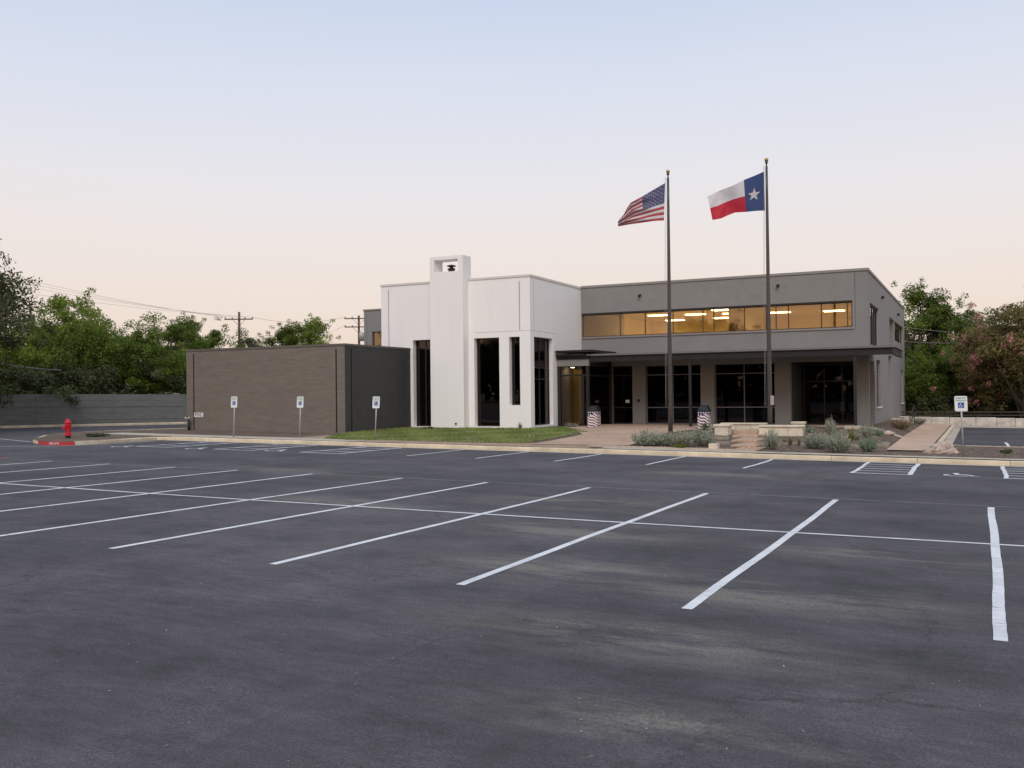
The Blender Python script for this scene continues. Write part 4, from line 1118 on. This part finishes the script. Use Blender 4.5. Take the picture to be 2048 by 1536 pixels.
# handrail and stoop at the far side door
hr = empty('handrail', (-3.5, 60.0, bz(-3.5, 60.0)), 'black metal handrail at the side door', 'handrail')
for (y, h) in ((58.6, .75), (60.4, .85), (62.6, 1.15)):
    MB().tube([(-3.5, y, bz(-3.5, y) - .05), (-3.5, y, bz(-3.5, y) + h)], .028, 8).build('post', M['black_metal'], hr)
for dz in (0, -.45):
    MB().tube([(-3.5, 58.6, bz(-3.5, 58.6) + .75 + dz), (-3.5, 60.4, bz(-3.5, 60.4) + .85 + dz), (-3.5, 62.6, bz(-3.5, 62.6) + 1.15 + dz)], .024, 8).build('rail', M['black_metal'], hr)
o = MB().box(-4.9, -3.6, 62.6, 65.8, -.3, .32).build('stoop', M['concrete'], None, bevel=.015); tag(o, 'pale concrete stoop under the side door recess', 'stoop')
o = MB().box(-5.6, -4.95, 46.3, 47.2, -.1, bz(-5.2, 46.5) + .13).build('footing', M['concrete'], None, bevel=.015); tag(o, 'pale concrete footing block at the corner canopy post', 'footing')

# ------------------------------------------------------------------ fence, retaining wall, guard rail
fe = empty('perimeter_wall', (-52.9, 37.0, gz(-52.9, 37)), 'long grey precast panel wall along the left edge of the lot', 'wall')
M['precast'] = pmat('grey_precast', (.175, .175, .165), .85, .12, 1.2, .6, 10, vec=(1, 1, 4), streak=.18)
fpts = [(-57.3, 25.0), (-55.1, 31.0), (-52.95, 37.0), (-49.15, 48.3), (-44.2, 63.0)]
for si, (a, b) in enumerate(zip(fpts, fpts[1:])):
    a = Vector(a); b = Vector(b); d = b - a; n = round(d.length / 2.35); dn = d.normalized(); nr = Vector((-dn.y, dn.x))
    for k in range(n):
        p = a + d * k / n; q = a + d * (k + 1) / n
        hgt = 1.72 if si < 2 else 2.05
        for r_ in range(5):
            zA = hgt * r_ / 5 + .004; zB = hgt * (r_ + 1) / 5 - .004; off = .02 * (r_ % 2) + rnd.uniform(-.004, .004)
            V = []
            for z in (zA, zB):
                for e, w_ in ((p + dn * .07, .05 + off), (q - dn * .07, .05 + off), (q - dn * .07, -.05), (p + dn * .07, -.05)):
                    V.append((e.x - nr.x * w_, e.y - nr.y * w_, gz(e.x, e.y) + z))
            MB().hexa(V).build('panel', M['precast'], fe)
        V = []
        for z in (-.2, hgt + .03):
            for s1, s2 in ((-.07, .08), (.07, .08), (.07, -.08), (-.07, -.08)):
                e = p + dn * s1 * .96 - nr * s2; V.append((e.x, e.y, gz(p.x, p.y) + z))
        MB().hexa(V).build('post', M['precast'], fe)
rw = empty('retaining_wall', (2, 71.2, gz(2, 71.2)), 'low pale stone retaining wall at the back of the right lot', 'wall')
x = -5.2
while x < 16:
    w_ = rnd.uniform(1.0, 1.7); h_ = .58 + rnd.uniform(-.025, .025)
    MB().box(x + .008, x + w_ - .008, 71.0 + rnd.uniform(-.02, .02), 71.5, gz(x, 71) - .2, gz(x, 71) + h_).build('block', M['limestone_wall'], rw, bevel=.025)
    x += w_
apron = sheet('concrete_apron', [(-1.7, 67.5), (14, 67.5), (14, 70.9), (-4.5, 70.9), (-4.5, 69.2)], gz, .02, M['concrete'], 3)
tag(apron, 'pale concrete strip at the back of the right lot', kind='structure')
gr_ = empty('guard_rail', (2, 73.5, gz(2, 73.5)), 'long dark horizontal rail in front of the right trees', 'guard rail')
M['rust'] = pmat('rusty_rail', (.055, .038, .032), .8, .3, 2)
for z in (.72, .95): MB().box(-6, 18, 73.4, 73.5, gz(2, 73.5) + z - .05, gz(2, 73.5) + z + .04).build('rail', M['rust'], gr_)
for k in range(9): MB().box(-6 + k * 3, -5.88 + k * 3, 73.5, 73.6, gz(2, 73.5) - .2, gz(2, 73.5) + 1.0).build('post', M['rust'], gr_)

# ------------------------------------------------------------------ utility poles and lines
def utility_pole(px, ptop, D, arms, label):
    b = along(px, D); b.z = gz(b.x, b.y)
    d = ray(px, ptop); hz = CAM_H + d.z * D / math.hypot(d.x, d.y) - b.z
    t = empty('utility_pole', b, label, 'utility pole', 'utility poles behind the building')
    MB().tube([(0, 0, -.3), (0, 0, hz)], [.17, .12], 12).build('pole', M['wood'], t, True, True)
    u = Vector((RV.x, RV.y, 0))
    out = []
    for z, half in arms:
        z = hz - z; a = -u * half; c = u * half; n = Vector((-u.y, u.x, 0))
        V = []
        for zz in (z - .06, z + .06):
            for e, s in ((a, -1), (c, -1), (c, 1), (a, 1)):
                q = e + n * (s * .05 - .16); V.append((q.x, q.y, zz))
        arm = MB().hexa(V).build('crossarm', M['wood'], t, False, True)
        for s in (-.95, -.45, .45, .95):
            q = u * half * s - n * .16; MB().lathe([(.03, .06), (.055, .10), (.055, .17), (.03, .21)], (q.x, q.y, z), 8).build('insulator', M['sign_dark'], arm, True, True)
            out.append(b + Vector((q.x, q.y, z + .2)))
        for s in (-1, 1):
            q = u * half * .42 * s - n * .12; MB().tube([(q.x, q.y, z - .05), (0, 0, z - .75)], .02, 5).build('brace', M['wood'], t, False, True)
    return t, b, hz, out
t, b1, h1, o1 = utility_pole(479.5, 624, 100, [(.75, 1.45)], 'wooden utility pole with one crossarm behind the annex roof')
t, b2, h2, o2 = utility_pole(719, 631, 108, [(.35, 1.6), (1.3, 1.6)], 'wooden utility pole with two crossarms beside the white block')
MB().lathe([(.28, -2.9), (.28, -2.0), (.2, -1.92)], (.35, 0, h2), 14).build('transformer', M['galv'], t, True, True)
def wire(a, b, sag, r, label, mat='wire', grp=None):
    a = Vector(a); b = Vector(b)
    pts = [a + (b - a) * k / 16 - Vector((0, 0, sag * 4 * (k / 16) * (1 - k / 16))) for k in range(17)]
    o = MB().tube(pts, r, 5).build('overhead_wire', M[mat]); tag(o, label, 'wire', grp)
def far_pt(px, py, D):
    d = ray(px, py); k = D / math.hypot(d.x, d.y); return Vector((d.x * k, d.y * k, CAM_H + d.z * k))
for i, (k, y) in enumerate(((0, 536), (1, 545), (2, 556), (3, 571))):
    wire(o1[k], far_pt(-40, y, 92), .35, .011, ['topmost overhead wire running from the left edge to the single-arm pole', 'second overhead wire from the top left of the single-arm pole', 'third overhead wire from the top left of the single-arm pole', 'lowest overhead wire crossing the left sky to the single-arm pole'][i], 'wire', 'overhead wires left of the pole')
wire(o1[3], o2[0], .6, .016, 'upper overhead wire between the two utility poles', 'wire', 'overhead wires between the poles')
wire(b1 + Vector((0, 0, h1 - 3.4)), o2[4], .9, .016, 'lower overhead wire between the two utility poles', 'wire', 'overhead wires between the poles')
wire(far_pt(-20, 722, 61), far_pt(122, 740, 66), .1, .022, 'pale slack cable hanging before the left trees', 'cl_white' if False else 'wire')
wire(far_pt(1795, 652, 79), far_pt(1900, 664, 79), .05, .014, 'upper thin cable before the right trees', 'wire', 'cables before the right trees')
wire(far_pt(1795, 682, 79), far_pt(1900, 686, 79), .05, .014, 'lower thin cable before the right trees', 'wire', 'cables before the right trees')

# ------------------------------------------------------------------ vegetation
def leaves(cent, rad, n, size, rng, flat=.75, up=.35, tint0=None, tspread=.38):
    # n leaves around each of k clump centres, rhombus faces
    K = len(cent)
    idx = np.repeat(np.arange(K), n)
    P = rng.normal(size=(K * n, 3)); P /= np.linalg.norm(P, axis=1, keepdims=True) + 1e-9
    P *= (rng.random((K * n, 1)) ** .45)
    P[:, 2] *= flat
    P = cent[idx] + P * rad[idx][:, None]
    nrm = rng.normal(size=(K * n, 3)); nrm[:, 2] += up * 2; nrm /= np.linalg.norm(nrm, axis=1, keepdims=True)
    a = np.cross(nrm, rng.normal(size=(K * n, 3))); a /= np.linalg.norm(a, axis=1, keepdims=True) + 1e-9
    b = np.cross(nrm, a)
    s = size * (.6 + .8 * rng.random((K * n, 1)))
    V = np.stack([P - a * s, P - b * s * .42, P + a * s, P + b * s * .42], 1).reshape(-1, 3)
    Q = np.arange(len(V)).reshape(-1, 4)
    ct = (rng.random(K) if tint0 is None else tint0)
    tint = np.clip(ct[idx] * (1 - tspread) + rng.random(K * n) * tspread, 0, .84)
    return V, Q, tint
def tree_meshes(seed, H, R, crown_lo, nc, nl, size, shape='round', flower=0, clump=.24):
    rng = np.random.default_rng(seed)
    cz = (H + crown_lo) / 2; hz = (H - crown_lo) / 2
    C = []
    while len(C) < nc:
        p = rng.uniform(-1, 1, 3); r = np.linalg.norm(p)
        if r > 1 or r < .25: continue
        if shape == 'tall': p[0] *= .75; p[1] *= .75
        if shape == 'vase': k = .45 + .55 * (p[2] + 1) / 2; p[0] *= k; p[1] *= k
        lump = 1 + .22 * math.sin(3 * math.atan2(p[1], p[0]) + seed) * (1 - abs(p[2])) + .15 * rng.normal()
        C.append((p[0] * R * lump, p[1] * R * lump, cz + p[2] * hz * (.92 + .1 * rng.normal())))
    C = np.array(C); C[:, 2] = np.clip(C[:, 2], crown_lo * .8, H)
    rad = R * clump * (.6 + .9 * rng.random(len(C)))
    V, Q, T = leaves(C, rad, nl, size, rng)
    # loose sprays outside the clumps
    C2 = C[rng.integers(0, len(C), nc * 2)] + rng.normal(size=(nc * 2, 3)) * R * .25
    V2, Q2, T2 = leaves(C2, np.full(len(C2), R * .11), max(8, nl // 8), size * .9, rng)
    Q2 = Q2 + len(V); V = np.vstack([V, V2]); Q = np.vstack([Q, Q2]); T = np.concatenate([T, T2])
    if flower:
        tip = C[(C[:, 2] > cz - hz * .5)]
        Cf = tip[rng.integers(0, len(tip), flower)] + rng.normal(size=(flower, 3)) * R * .26
        V3, Q3, T3 = leaves(Cf, np.full(len(Cf), R * .085), 46, size * .7, rng, 1.2)
        Q3 = Q3 + len(V); V = np.vstack([V, V3]); Q = np.vstack([Q, Q3]); T = np.concatenate([T, np.full(len(T3), .96)])
    crown = np_mesh('crown', V, Q, T)
    mb = MB(); r = random.Random(seed)
    top = H * .72; lean = Vector((r.uniform(-.4, .4), r.uniform(-.4, .4), 0))
    stem = [lean * (k / 6) ** 2 + Vector((.08 * math.sin(k * 1.3 + seed), .08 * math.cos(k + seed), top * k / 6 - .2)) for k in range(7)]
    r0 = .028 * H if shape != 'vase' else .018 * H
    mb.tube(stem, [r0 * (1.25 if k == 0 else 1 - .12 * k) for k in range(7)], 9)
    for i in r.sample(range(len(C)), min(len(C), 26)):
        c = Vector(C[i]); k = r.choice([2, 3, 4]); a = stem[k] if shape != 'vase' else stem[r.choice([0, 1, 2])]
        if c.z < a.z - .3: continue
        m_ = a.lerp(c, .5) + Vector((r.uniform(-.3, .3), r.uniform(-.3, .3), r.uniform(-.1, .5)))
        mb.tube([a, a.lerp(m_, .5) + Vector((0, 0, .1)), m_, c], [r0 * .5, r0 * .36, r0 * .25, r0 * .10], 6)
    me = bpy.data.meshes.new('trunk'); me.from_pydata([tuple(v) for v in mb.v], [], mb.f)
    me.polygons.foreach_set('use_smooth', [True] * len(me.polygons))
    me.materials.append(M['bark'])
    return me, crown, H, R
VAR = {
    'broad': tree_meshes(1, 9.0, 3.6, 1.6, 62, 400, .105, clump=.22),
    'broad2': tree_meshes(2, 9.0, 3.7, 1.2, 60, 400, .105, clump=.21),
    'full': tree_meshes(3, 8.5, 4.2, .8, 80, 400, .105, clump=.21),
    'tall': tree_meshes(4, 10.0, 3.2, 1.6, 52, 360, .10, 'tall', clump=.24),
    'airy': tree_meshes(5, 9.0, 3.2, 2.2, 40, 320, .095, 'tall', clump=.22),
    'oak': tree_meshes(6, 12.0, 4.8, 2.6, 165, 380, .10),
    'myrtle': tree_meshes(8, 8.5, 3.3, 1.8, 70, 340, .095, 'vase', flower=85),
}
def tree(px, ptop, D, var, leaf, label, wscale=1.0, rot=None, grp='trees around the lot', name='tree', cat='tree', base=None):
    p = base if base is not None else along(px, D)
    p = Vector((p.x, p.y, gz(p.x, p.y) - .05))
    if ptop is not None:
        d = ray(px, ptop); H = CAM_H + d.z * D / math.hypot(d.x, d.y) - p.z
    else: H = D
    tm, cm, h0, r0 = VAR[var]
    s = H / h0 * 1.05
    t = empty(name, p, label, cat, grp)
    a = place(tm, 'trunk', t)
    key = cm.name + leaf
    if key not in VAR:
        VAR[key] = cm if not cm.materials else cm.copy()
        VAR[key].materials.clear(); VAR[key].materials.append(M[leaf])
    b = place(VAR[key], 'crown', t)
    sc = Vector((s * wscale, s * wscale, s * .96)); rz = rot if rot is not None else rnd.uniform(0, 6.28)
    for o in (a, b): o.scale = sc; o.rotation_euler = (0, 0, rz)
    return t
tree(-150, 446, 58, 'oak', 'leaf_dark', 'dark olive tree towering at the left edge of the picture', 1.0, 1.0)
tree(20, 655, 72, 'full', 'leaf_bright', 'bright green bushy tree behind the left end of the panel wall')
tree(85, 650, 76, 'broad', 'leaf', 'dark-hearted tree behind the panel wall, left of the tall light one')
tree(150, 588, 78, 'broad2', 'leaf_bright', 'tallest light green tree behind the panel wall', .95)
tree(222, 632, 73, 'full', 'leaf', 'wide green tree directly behind the fire hydrant', 1.0)
tree(285, 662, 74, 'broad', 'leaf_bright', 'light green tree behind the panel wall next to the annex')
tree(325, 640, 86, 'airy', 'leaf', 'open-branched tree rising just left of the annex', 1.2)
tree(372, 640, 92, 'tall', 'leaf', 'slim dark tree peeking over the left corner of the annex', .9)
tree(432, 660, 94, 'broad', 'leaf', 'round green tree over the annex roof, left of the utility pole')
tree(492, 668, 99, 'airy', 'leaf_dark', 'thin dark tree at the foot of the single-arm utility pole', .8)
tree(566, 655, 102, 'tall', 'leaf', 'dark green treetop over the annex roof, left of the pair between the poles', 1.0)
tree(622, 643, 100, 'tall', 'leaf_bright', 'pointed light green treetop over the annex roof between the utility poles', 1.0)
tree(1822, 620, 88, 'airy', 'leaf', 'open tree partly behind the right end of the building', 1.2)
tree(1862, 580, 90, 'tall', 'leaf', 'tallest tree with a narrow top right of the building', .85)
tree(1842, 700, 80, 'full', 'leaf', 'low dark bushy tree right beside the building end', 1.1)
tree(1905, 690, 81, 'full', 'leaf', 'low wide green tree behind the right sign', 1.0)
tree(1935, 620, 92, 'broad', 'leaf', 'domed green tree between the tall tree and the pink one', .9)
tree(1978, 640, 86, 'airy', 'leaf_dark', 'dark open tree behind the pink-blossomed trees', 1.2)
tree(1968, 655, 77, 'myrtle', 'leaf_myrtle', 'smaller pink-blossomed tree left of the larger one', 1.0, 2.0)
tree(2045, 604, 76, 'myrtle', 'leaf_myrtle', 'large bronze tree with pink blossoms at the right edge', 1.1, .5)
tree(2070, 640, 90, 'broad', 'leaf', 'green tree behind the large pink-blossomed tree at the right edge', 1.0)
# trees across the lot behind the viewer: seen only in the window reflections
for i, (x, y, h, v, l) in enumerate(((-62, -38, 11, 'broad2', 'leaf_dark'), (-50, -46, 9.5, 'airy', 'leaf_dark'), (-38, -40, 13.0, 'oak', 'leaf_dark'), (-27, -47, 9, 'broad', 'leaf_dark'),
                                     (-16, -42, 12.5, 'airy', 'leaf_dark'), (-4, -48, 9.5, 'airy', 'leaf_dark'), (-9, -44, 12.5, 'tall', 'leaf_dark'), (8, -42, 11, 'broad2', 'leaf_dark'), (20, -47, 10, 'tall', 'leaf_dark'), (32, -42, 9, 'oak', 'leaf_dark'), (44, -46, 9, 'full', 'leaf_dark'))):
    tree(0, None, h, v, l, 'dark tree mirrored in the building windows', 1.15, None, 'trees mirrored in the windows', base=Vector((x, y, 0)))

def thicket(name, pts, n, leaf, label, size=.16, h=(0, 2.2), nl=70):
    rng = np.random.default_rng(len(pts) * 7 + n)
    C, R_ = [], []
    for (a, b) in zip(pts, pts[1:]):
        for _ in range(n):
            t = rng.random(); x = a[0] + (b[0]-a[0]) * t + rng.normal() * .9; y = a[1] + (b[1]-a[1]) * t + rng.normal() * .9
            C.append((x, y, gz(x, y) + rng.uniform(*h))); R_.append(.35 + .65 * rng.random())
    V, Q, T = leaves(np.array(C), np.array(R_), nl, size, rng)
    o = place(np_mesh(name, V, Q, T), name, None, M[leaf]); tag(o, label, 'bushes', kind='stuff')
thicket('undergrowth', [(-60, 27), (-56.5, 37.5), (-53.5, 47), (-49, 60), (-44, 74)], 110, 'leaf_dark', 'dense green undergrowth behind the panel wall', .11, (.2, 3.6), 150)
thicket('undergrowth', [(-75, -46), (60, -50)], 2500, 'leaf_dark', 'unseen band of bushes added to darken the ground-floor window reflections', .42, (.1, 8.4))  # unseen bush band, added behind the viewer to block sky reflections in the glass
thicket('vines', [(-54.2, 34.2), (-52.0, 41.0)], 26, 'ivy', 'green vines spilling over the top of the panel wall', .13, (1.7, 2.3))
p1, p2 = along(1800, 79), along(2110, 79)
thicket('undergrowth', [tuple(p1[:2]), tuple(p2[:2])], 230, 'leaf_dark', 'dense green undergrowth beneath the right trees', .11, (.1, 2.4), 150)

def shrub_mesh(seed, kind):
    rng = np.random.default_rng(seed)
    if kind == 'sage':       # soft mound of fine upright sprays, unit radius and height
        n = 170
        a = rng.random(n) * 6.283; r = np.sqrt(rng.random(n)) * .62
        base = np.stack([r * np.cos(a) * .6, r * np.sin(a) * .6, np.zeros(n)], 1)
        tip = np.stack([r * np.cos(a) * 1.55, r * np.sin(a) * 1.55, (.55 + .5 * rng.random(n)) * (1 - .55 * r)], 1)
        tip += rng.normal(size=(n, 3)) * np.array([.10, .10, .13])
        V, Q, T = [], [], []
        m = 34
        for k in range(n):
            t = (.15 + .85 * rng.random((m, 1)) ** .7)
            P = base[k] + (tip[k] - base[k]) * t + rng.normal(size=(m, 3)) * .035
            V.append(P); T.append(np.clip(.25 + .5 * t[:, 0] + rng.normal(size=m) * .16 + rng.normal() * .08, 0, .84))
        P = np.vstack(V); T = np.concatenate(T); N_ = len(P)
        d = rng.normal(size=(N_, 3)); d[:, 2] += .9; d /= np.linalg.norm(d, axis=1, keepdims=True)
        b = np.cross(d, rng.normal(size=(N_, 3))); b /= np.linalg.norm(b, axis=1, keepdims=True)
        s = .045 * (.6 + .8 * rng.random((N_, 1)))
        VV = np.stack([P - d * s, P - b * s * .38, P + d * s, P + b * s * .38], 1).reshape(-1, 3)
        return np_mesh('foliage', VV, np.arange(len(VV)).reshape(-1, 4), T)
    if kind == 'blades':     # rosette of arching blades
        n = 64; V, Q, T = [], [], []
        for k in range(n):
            a = rng.random() * 6.283; tilt = .2 + .95 * rng.random(); L_ = .7 + .5 * rng.random(); w = .035
            d = np.array([math.cos(a), math.sin(a), 0]); s = np.array([-math.sin(a), math.cos(a), 0]) * w
            pts = [d * L_ * t * math.sin(tilt) * (.75 + .4 * t) + np.array([0, 0, L_ * t * math.cos(tilt) * (1.2 - .35 * t)]) for t in (0, .35, .7, 1)]
            o = len(V)
            for i, p in enumerate(pts):
                ww = (1, 1.2, .8, .08)[i]; V += [p - s * ww, p + s * ww]
            Q += [(o + 2*i, o + 2*i + 1, o + 2*i + 3, o + 2*i + 2) for i in range(3)]; T += [np.clip(rng.random() * .84, 0, .84)] * 3
        return np_mesh('foliage', np.array(V), np.array(Q), T)
    if kind == 'weed':
        C = rng.normal(size=(26, 3)) * np.array([.45, .45, .12]); C[:, 2] = np.abs(C[:, 2]) + .15
        V, Q, T = leaves(C, np.full(26, .26), 60, .09, rng)
        return np_mesh('foliage', V, Q, T)
SH = {k: shrub_mesh(s, kd) for k, s, kd in (('sage', 21, 'sage'), ('sage2', 22, 'sage'), ('sage3', 25, 'sage'), ('blades', 23, 'blades'), ('weed', 24, 'weed'))}
def shrub(px0, px1, py_base, py_top, var, leaf, label, name='shrub', cat='shrub', depth=1.0, stem=True):
    p = on_bed((px0 + px1) / 2, py_base)
    xa, xb = on_y(px0, py_base, p.y), on_y(px1, py_base, p.y)
    # width across the view, not along X
    D = math.hypot(p.x, p.y); w = 1.14 * (px1 - px0) / F_PX * (p.x * fw.x + p.y * fw.y); h = 1.0 * (py_base - py_top) / F_PX * (p.x * fw.x + p.y * fw.y)
    p = p + Vector((p.x, p.y, 0)).normalized() * (w * .35); p.z = bz(p.x, p.y) + .01
    t = empty(name, p, label, cat, 'plants in the front beds')
    key = var + leaf
    if key not in SH:
        me = SH[var] if not SH[var].materials else SH[var].copy()
        me.materials.clear(); me.materials.append(M[leaf]); SH[key] = me
    o = place(SH[key], 'foliage', t)
    o.scale = (w / 2, w / 2 * depth, h / (.95 if var.startswith('sage') else 1.05)); o.rotation_euler = (0, 0, rnd.uniform(0, 6.28))
    if stem:
        mb = MB()
        for k in range(5): a = k * 1.3; mb.tube([(0, 0, -.03), (.2 * w * math.cos(a) * .5, .2 * w * math.sin(a) * .5, h * .35)], [.015, .008], 5)
        mb.build('stem', M['bark'], t, False, True)
    return t
shrub(1262, 1318, 893, 863, 'sage', 'sage', 'grey-green sage shrub at the left end of the front bed')
shrub(1300, 1348, 893, 866, 'sage2', 'sage', 'second sage shrub from the left, before the first flagpole')
shrub(1338, 1388, 895, 862, 'sage3', 'sage', 'third sage shrub, at the foot of the first flagpole')
shrub(1378, 1428, 894, 858, 'sage', 'sage', 'sage shrub in front of the second litter bin')
shrub(1524, 1562, 900, 860, 'sage2', 'sage', 'upright sage shrub at the foot of the second flagpole', depth=.8)
shrub(1606, 1660, 899, 864, 'sage3', 'sage', 'wide sage shrub in front of the retaining wall end')
shrub(1648, 1702, 906, 868, 'sage', 'sage', 'largest sage shrub near the kerb, right of the retaining wall')
shrub(1718, 1756, 904, 874, 'sage2', 'sage_blue', 'round blue-green shrub left of the side walk')
shrub(1650, 1672, 872, 836, 'sage3', 'sage', 'tall thin sage shrub before the corner entrance', stem=False)
shrub(1612, 1634, 866, 854, 'sage', 'sage_blue', 'small dark round shrub right of the limestone block wall')
shrub(1718, 1750, 876, 852, 'sage2', 'sage', 'pale sage shrub by the corner canopy post')
shrub(1745, 1768, 872, 858, 'sage', 'sage_blue', 'small green shrub behind the pale rock')
shrub(1684, 1720, 888, 848, 'blades', 'yucca', 'yellow-green yucca with spiky arching blades', 'yucca')
shrub(1570, 1592, 893, 868, 'blades', 'dry', 'dry brown spiky plant before the retaining wall', 'dry_plant')
shrub(1785, 1822, 860, 838, 'sage3', 'dry', 'dry tan grass clump by the handrail', 'dry_grass_clump')
shrub(1822, 1852, 849, 836, 'sage', 'sage', 'sage shrub against the retaining wall by the handrail')
shrub(2002, 2022, 907, 893, 'weed', 'ivy', 'small green weed near the right edge of the front bed', 'weed_plant', 'weed')
shrub(176, 214, 874, 862, 'weed', 'ivy', 'low green weed patch on the island beside the hydrant', 'weed_plant', 'weed')
shrub(1031, 1050, 859, 842, 'blades', 'sage', 'small spiky agave against the white wall', 'agave', 'agave')
shrub(846, 866, 859, 850, 'weed', 'ivy', 'small weed at the foot of the chimney tower', 'weed_plant', 'weed')
shrub(1134, 1152, 855, 838, 'weed', 'sage', 'small pale plant before the lobby glass', 'lobby_plant', 'plant')

# grass blades on the lawn
def point_in(poly, x, y):
    c = False; j = len(poly) - 1
    for i in range(len(poly)):
        if (poly[i][1] > y) != (poly[j][1] > y) and x < (poly[j][0]-poly[i][0]) * (y-poly[i][1]) / (poly[j][1]-poly[i][1]) + poly[i][0]: c = not c
        j = i
    return c
xs = [p[0] for p in lawn_poly]; ys = [p[1] for p in lawn_poly]
V, Q, T = [], [], []
for _ in range(36000):
    x = rnd.uniform(min(xs), max(xs)); y = rnd.uniform(min(ys) - .1, max(ys))
    if not point_in(lawn_poly, x, y) and rnd.random() < .97: continue
    if not point_in(lawn_poly, x, y + .25): continue
    if math.sin(x * 2.1 + 1.3 * math.sin(y * 1.9)) * math.sin(y * 2.7 + x) > .55 and rnd.random() < .75: continue
    z = bz(x, y) + .015; h = rnd.uniform(.035, .095); a = rnd.uniform(0, 6.28); c_, s_ = math.cos(a) * .016, math.sin(a) * .016
    lx, ly = rnd.uniform(-.03, .03), rnd.uniform(-.03, .03); k = len(V)
    V += [(x - c_, y - s_, z), (x + c_, y + s_, z), (x + lx, y + ly, z + h)]; Q.append((k, k + 1, k + 2))
    T.append(clamp(.42 + .3 * math.sin(x * 1.7) * math.sin(y * 1.3) + rnd.uniform(-.3, .3), 0, .84))
o = place(np_mesh('grass', V, Q, T), 'grass', None, M['grass']); tag(o, 'short green grass of the lawn', 'grass', kind='stuff')

# leaf litter and grit scattered on the asphalt
V, Q = [], []
for _ in range(300):
    d = rnd.uniform(3.2, 22); a = rnd.uniform(-.62, .60); dr_ = FV * math.cos(a) + RV * math.sin(a); x, y = dr_.x * d, dr_.y * d
    z = gz(x, y) + .007; s = rnd.uniform(.005, .016); t = rnd.uniform(0, 6.28); k = len(V)
    for (u, v, w_) in ((-s, 0, 0), (0, -s * .5, .004), (s, 0, rnd.uniform(0, .012)), (0, s * .5, .004)):
        V.append((x + u * math.cos(t) - v * math.sin(t), y + u * math.sin(t) + v * math.cos(t), z + w_))
    Q.append((k, k + 1, k + 2, k + 3))
o = place(np_mesh('litter_bits', V, Q), 'litter_bits', None, pmat('pale_litter', (.32, .28, .23), .9, .4, 9)); tag(o, 'tiny pale leaf and grit specks on the asphalt', 'litter', kind='stuff')

# bark chips and small stones on the beds
V, Q, T = [], [], []
for _ in range(2600):
    x = rnd.uniform(-12.8, 4.5); y = rnd.uniform(33.0, 44.5)
    if x > -3.1 and (y > 40.6 or (x < -1.4 and y > 35.5)): continue
    if point_in(pav_poly, x, y): continue
    z = bz(x, y) + .02; s = rnd.uniform(.015, .05); t = rnd.uniform(0, 6.28); k = len(V)
    for (u, v, w_) in ((-s, -s * .4, 0), (s, -s * .4, .01), (s, s * .4, rnd.uniform(0, .03)), (-s, s * .4, .012)):
        V.append((x + u * math.cos(t) - v * math.sin(t), y + u * math.sin(t) + v * math.cos(t), z + w_))
    Q.append((k, k + 1, k + 2, k + 3)); T.append(rnd.uniform(0, .84))
o = place(np_mesh('mulch_chips', V, Q, T), 'mulch_chips', None, leafmat('bark_chips', (.05, .033, .024), (.36, .28, .21), .0)); tag(o, 'scattered bark chips and small stones on the planting beds', 'mulch', kind='stuff')
for (a, b, c, d, v, m_, lb, nm) in ((1560, 1578, 890, 872, 'blades', 'yucca', 'thin yellow weed before the limestone retaining wall', 'weed_plant'),
                                    (1590, 1606, 893, 872, 'blades', 'dry', 'dry brown stems left of the wide sage shrub', 'dry_plant'),
                                    (1672, 1694, 893, 874, 'blades', 'yucca', 'low yellow-green blades beside the yucca', 'yucca'),
                                    (1352, 1372, 897, 883, 'weed', 'leaf_bright', 'bright green low growth under the third sage shrub', 'weed_plant'),
                                    (1402, 1420, 866, 846, 'sage', 'leaf_dark', 'dark wispy plant at the foot of the second litter bin', 'weed_plant'),
                                    (1700, 1722, 880, 866, 'sage3', 'sage', 'small pale sage shrub behind the yucca', 'shrub')):
    shrub(a, b, c, d, v, m_, lb, nm, 'plant', stem=False)
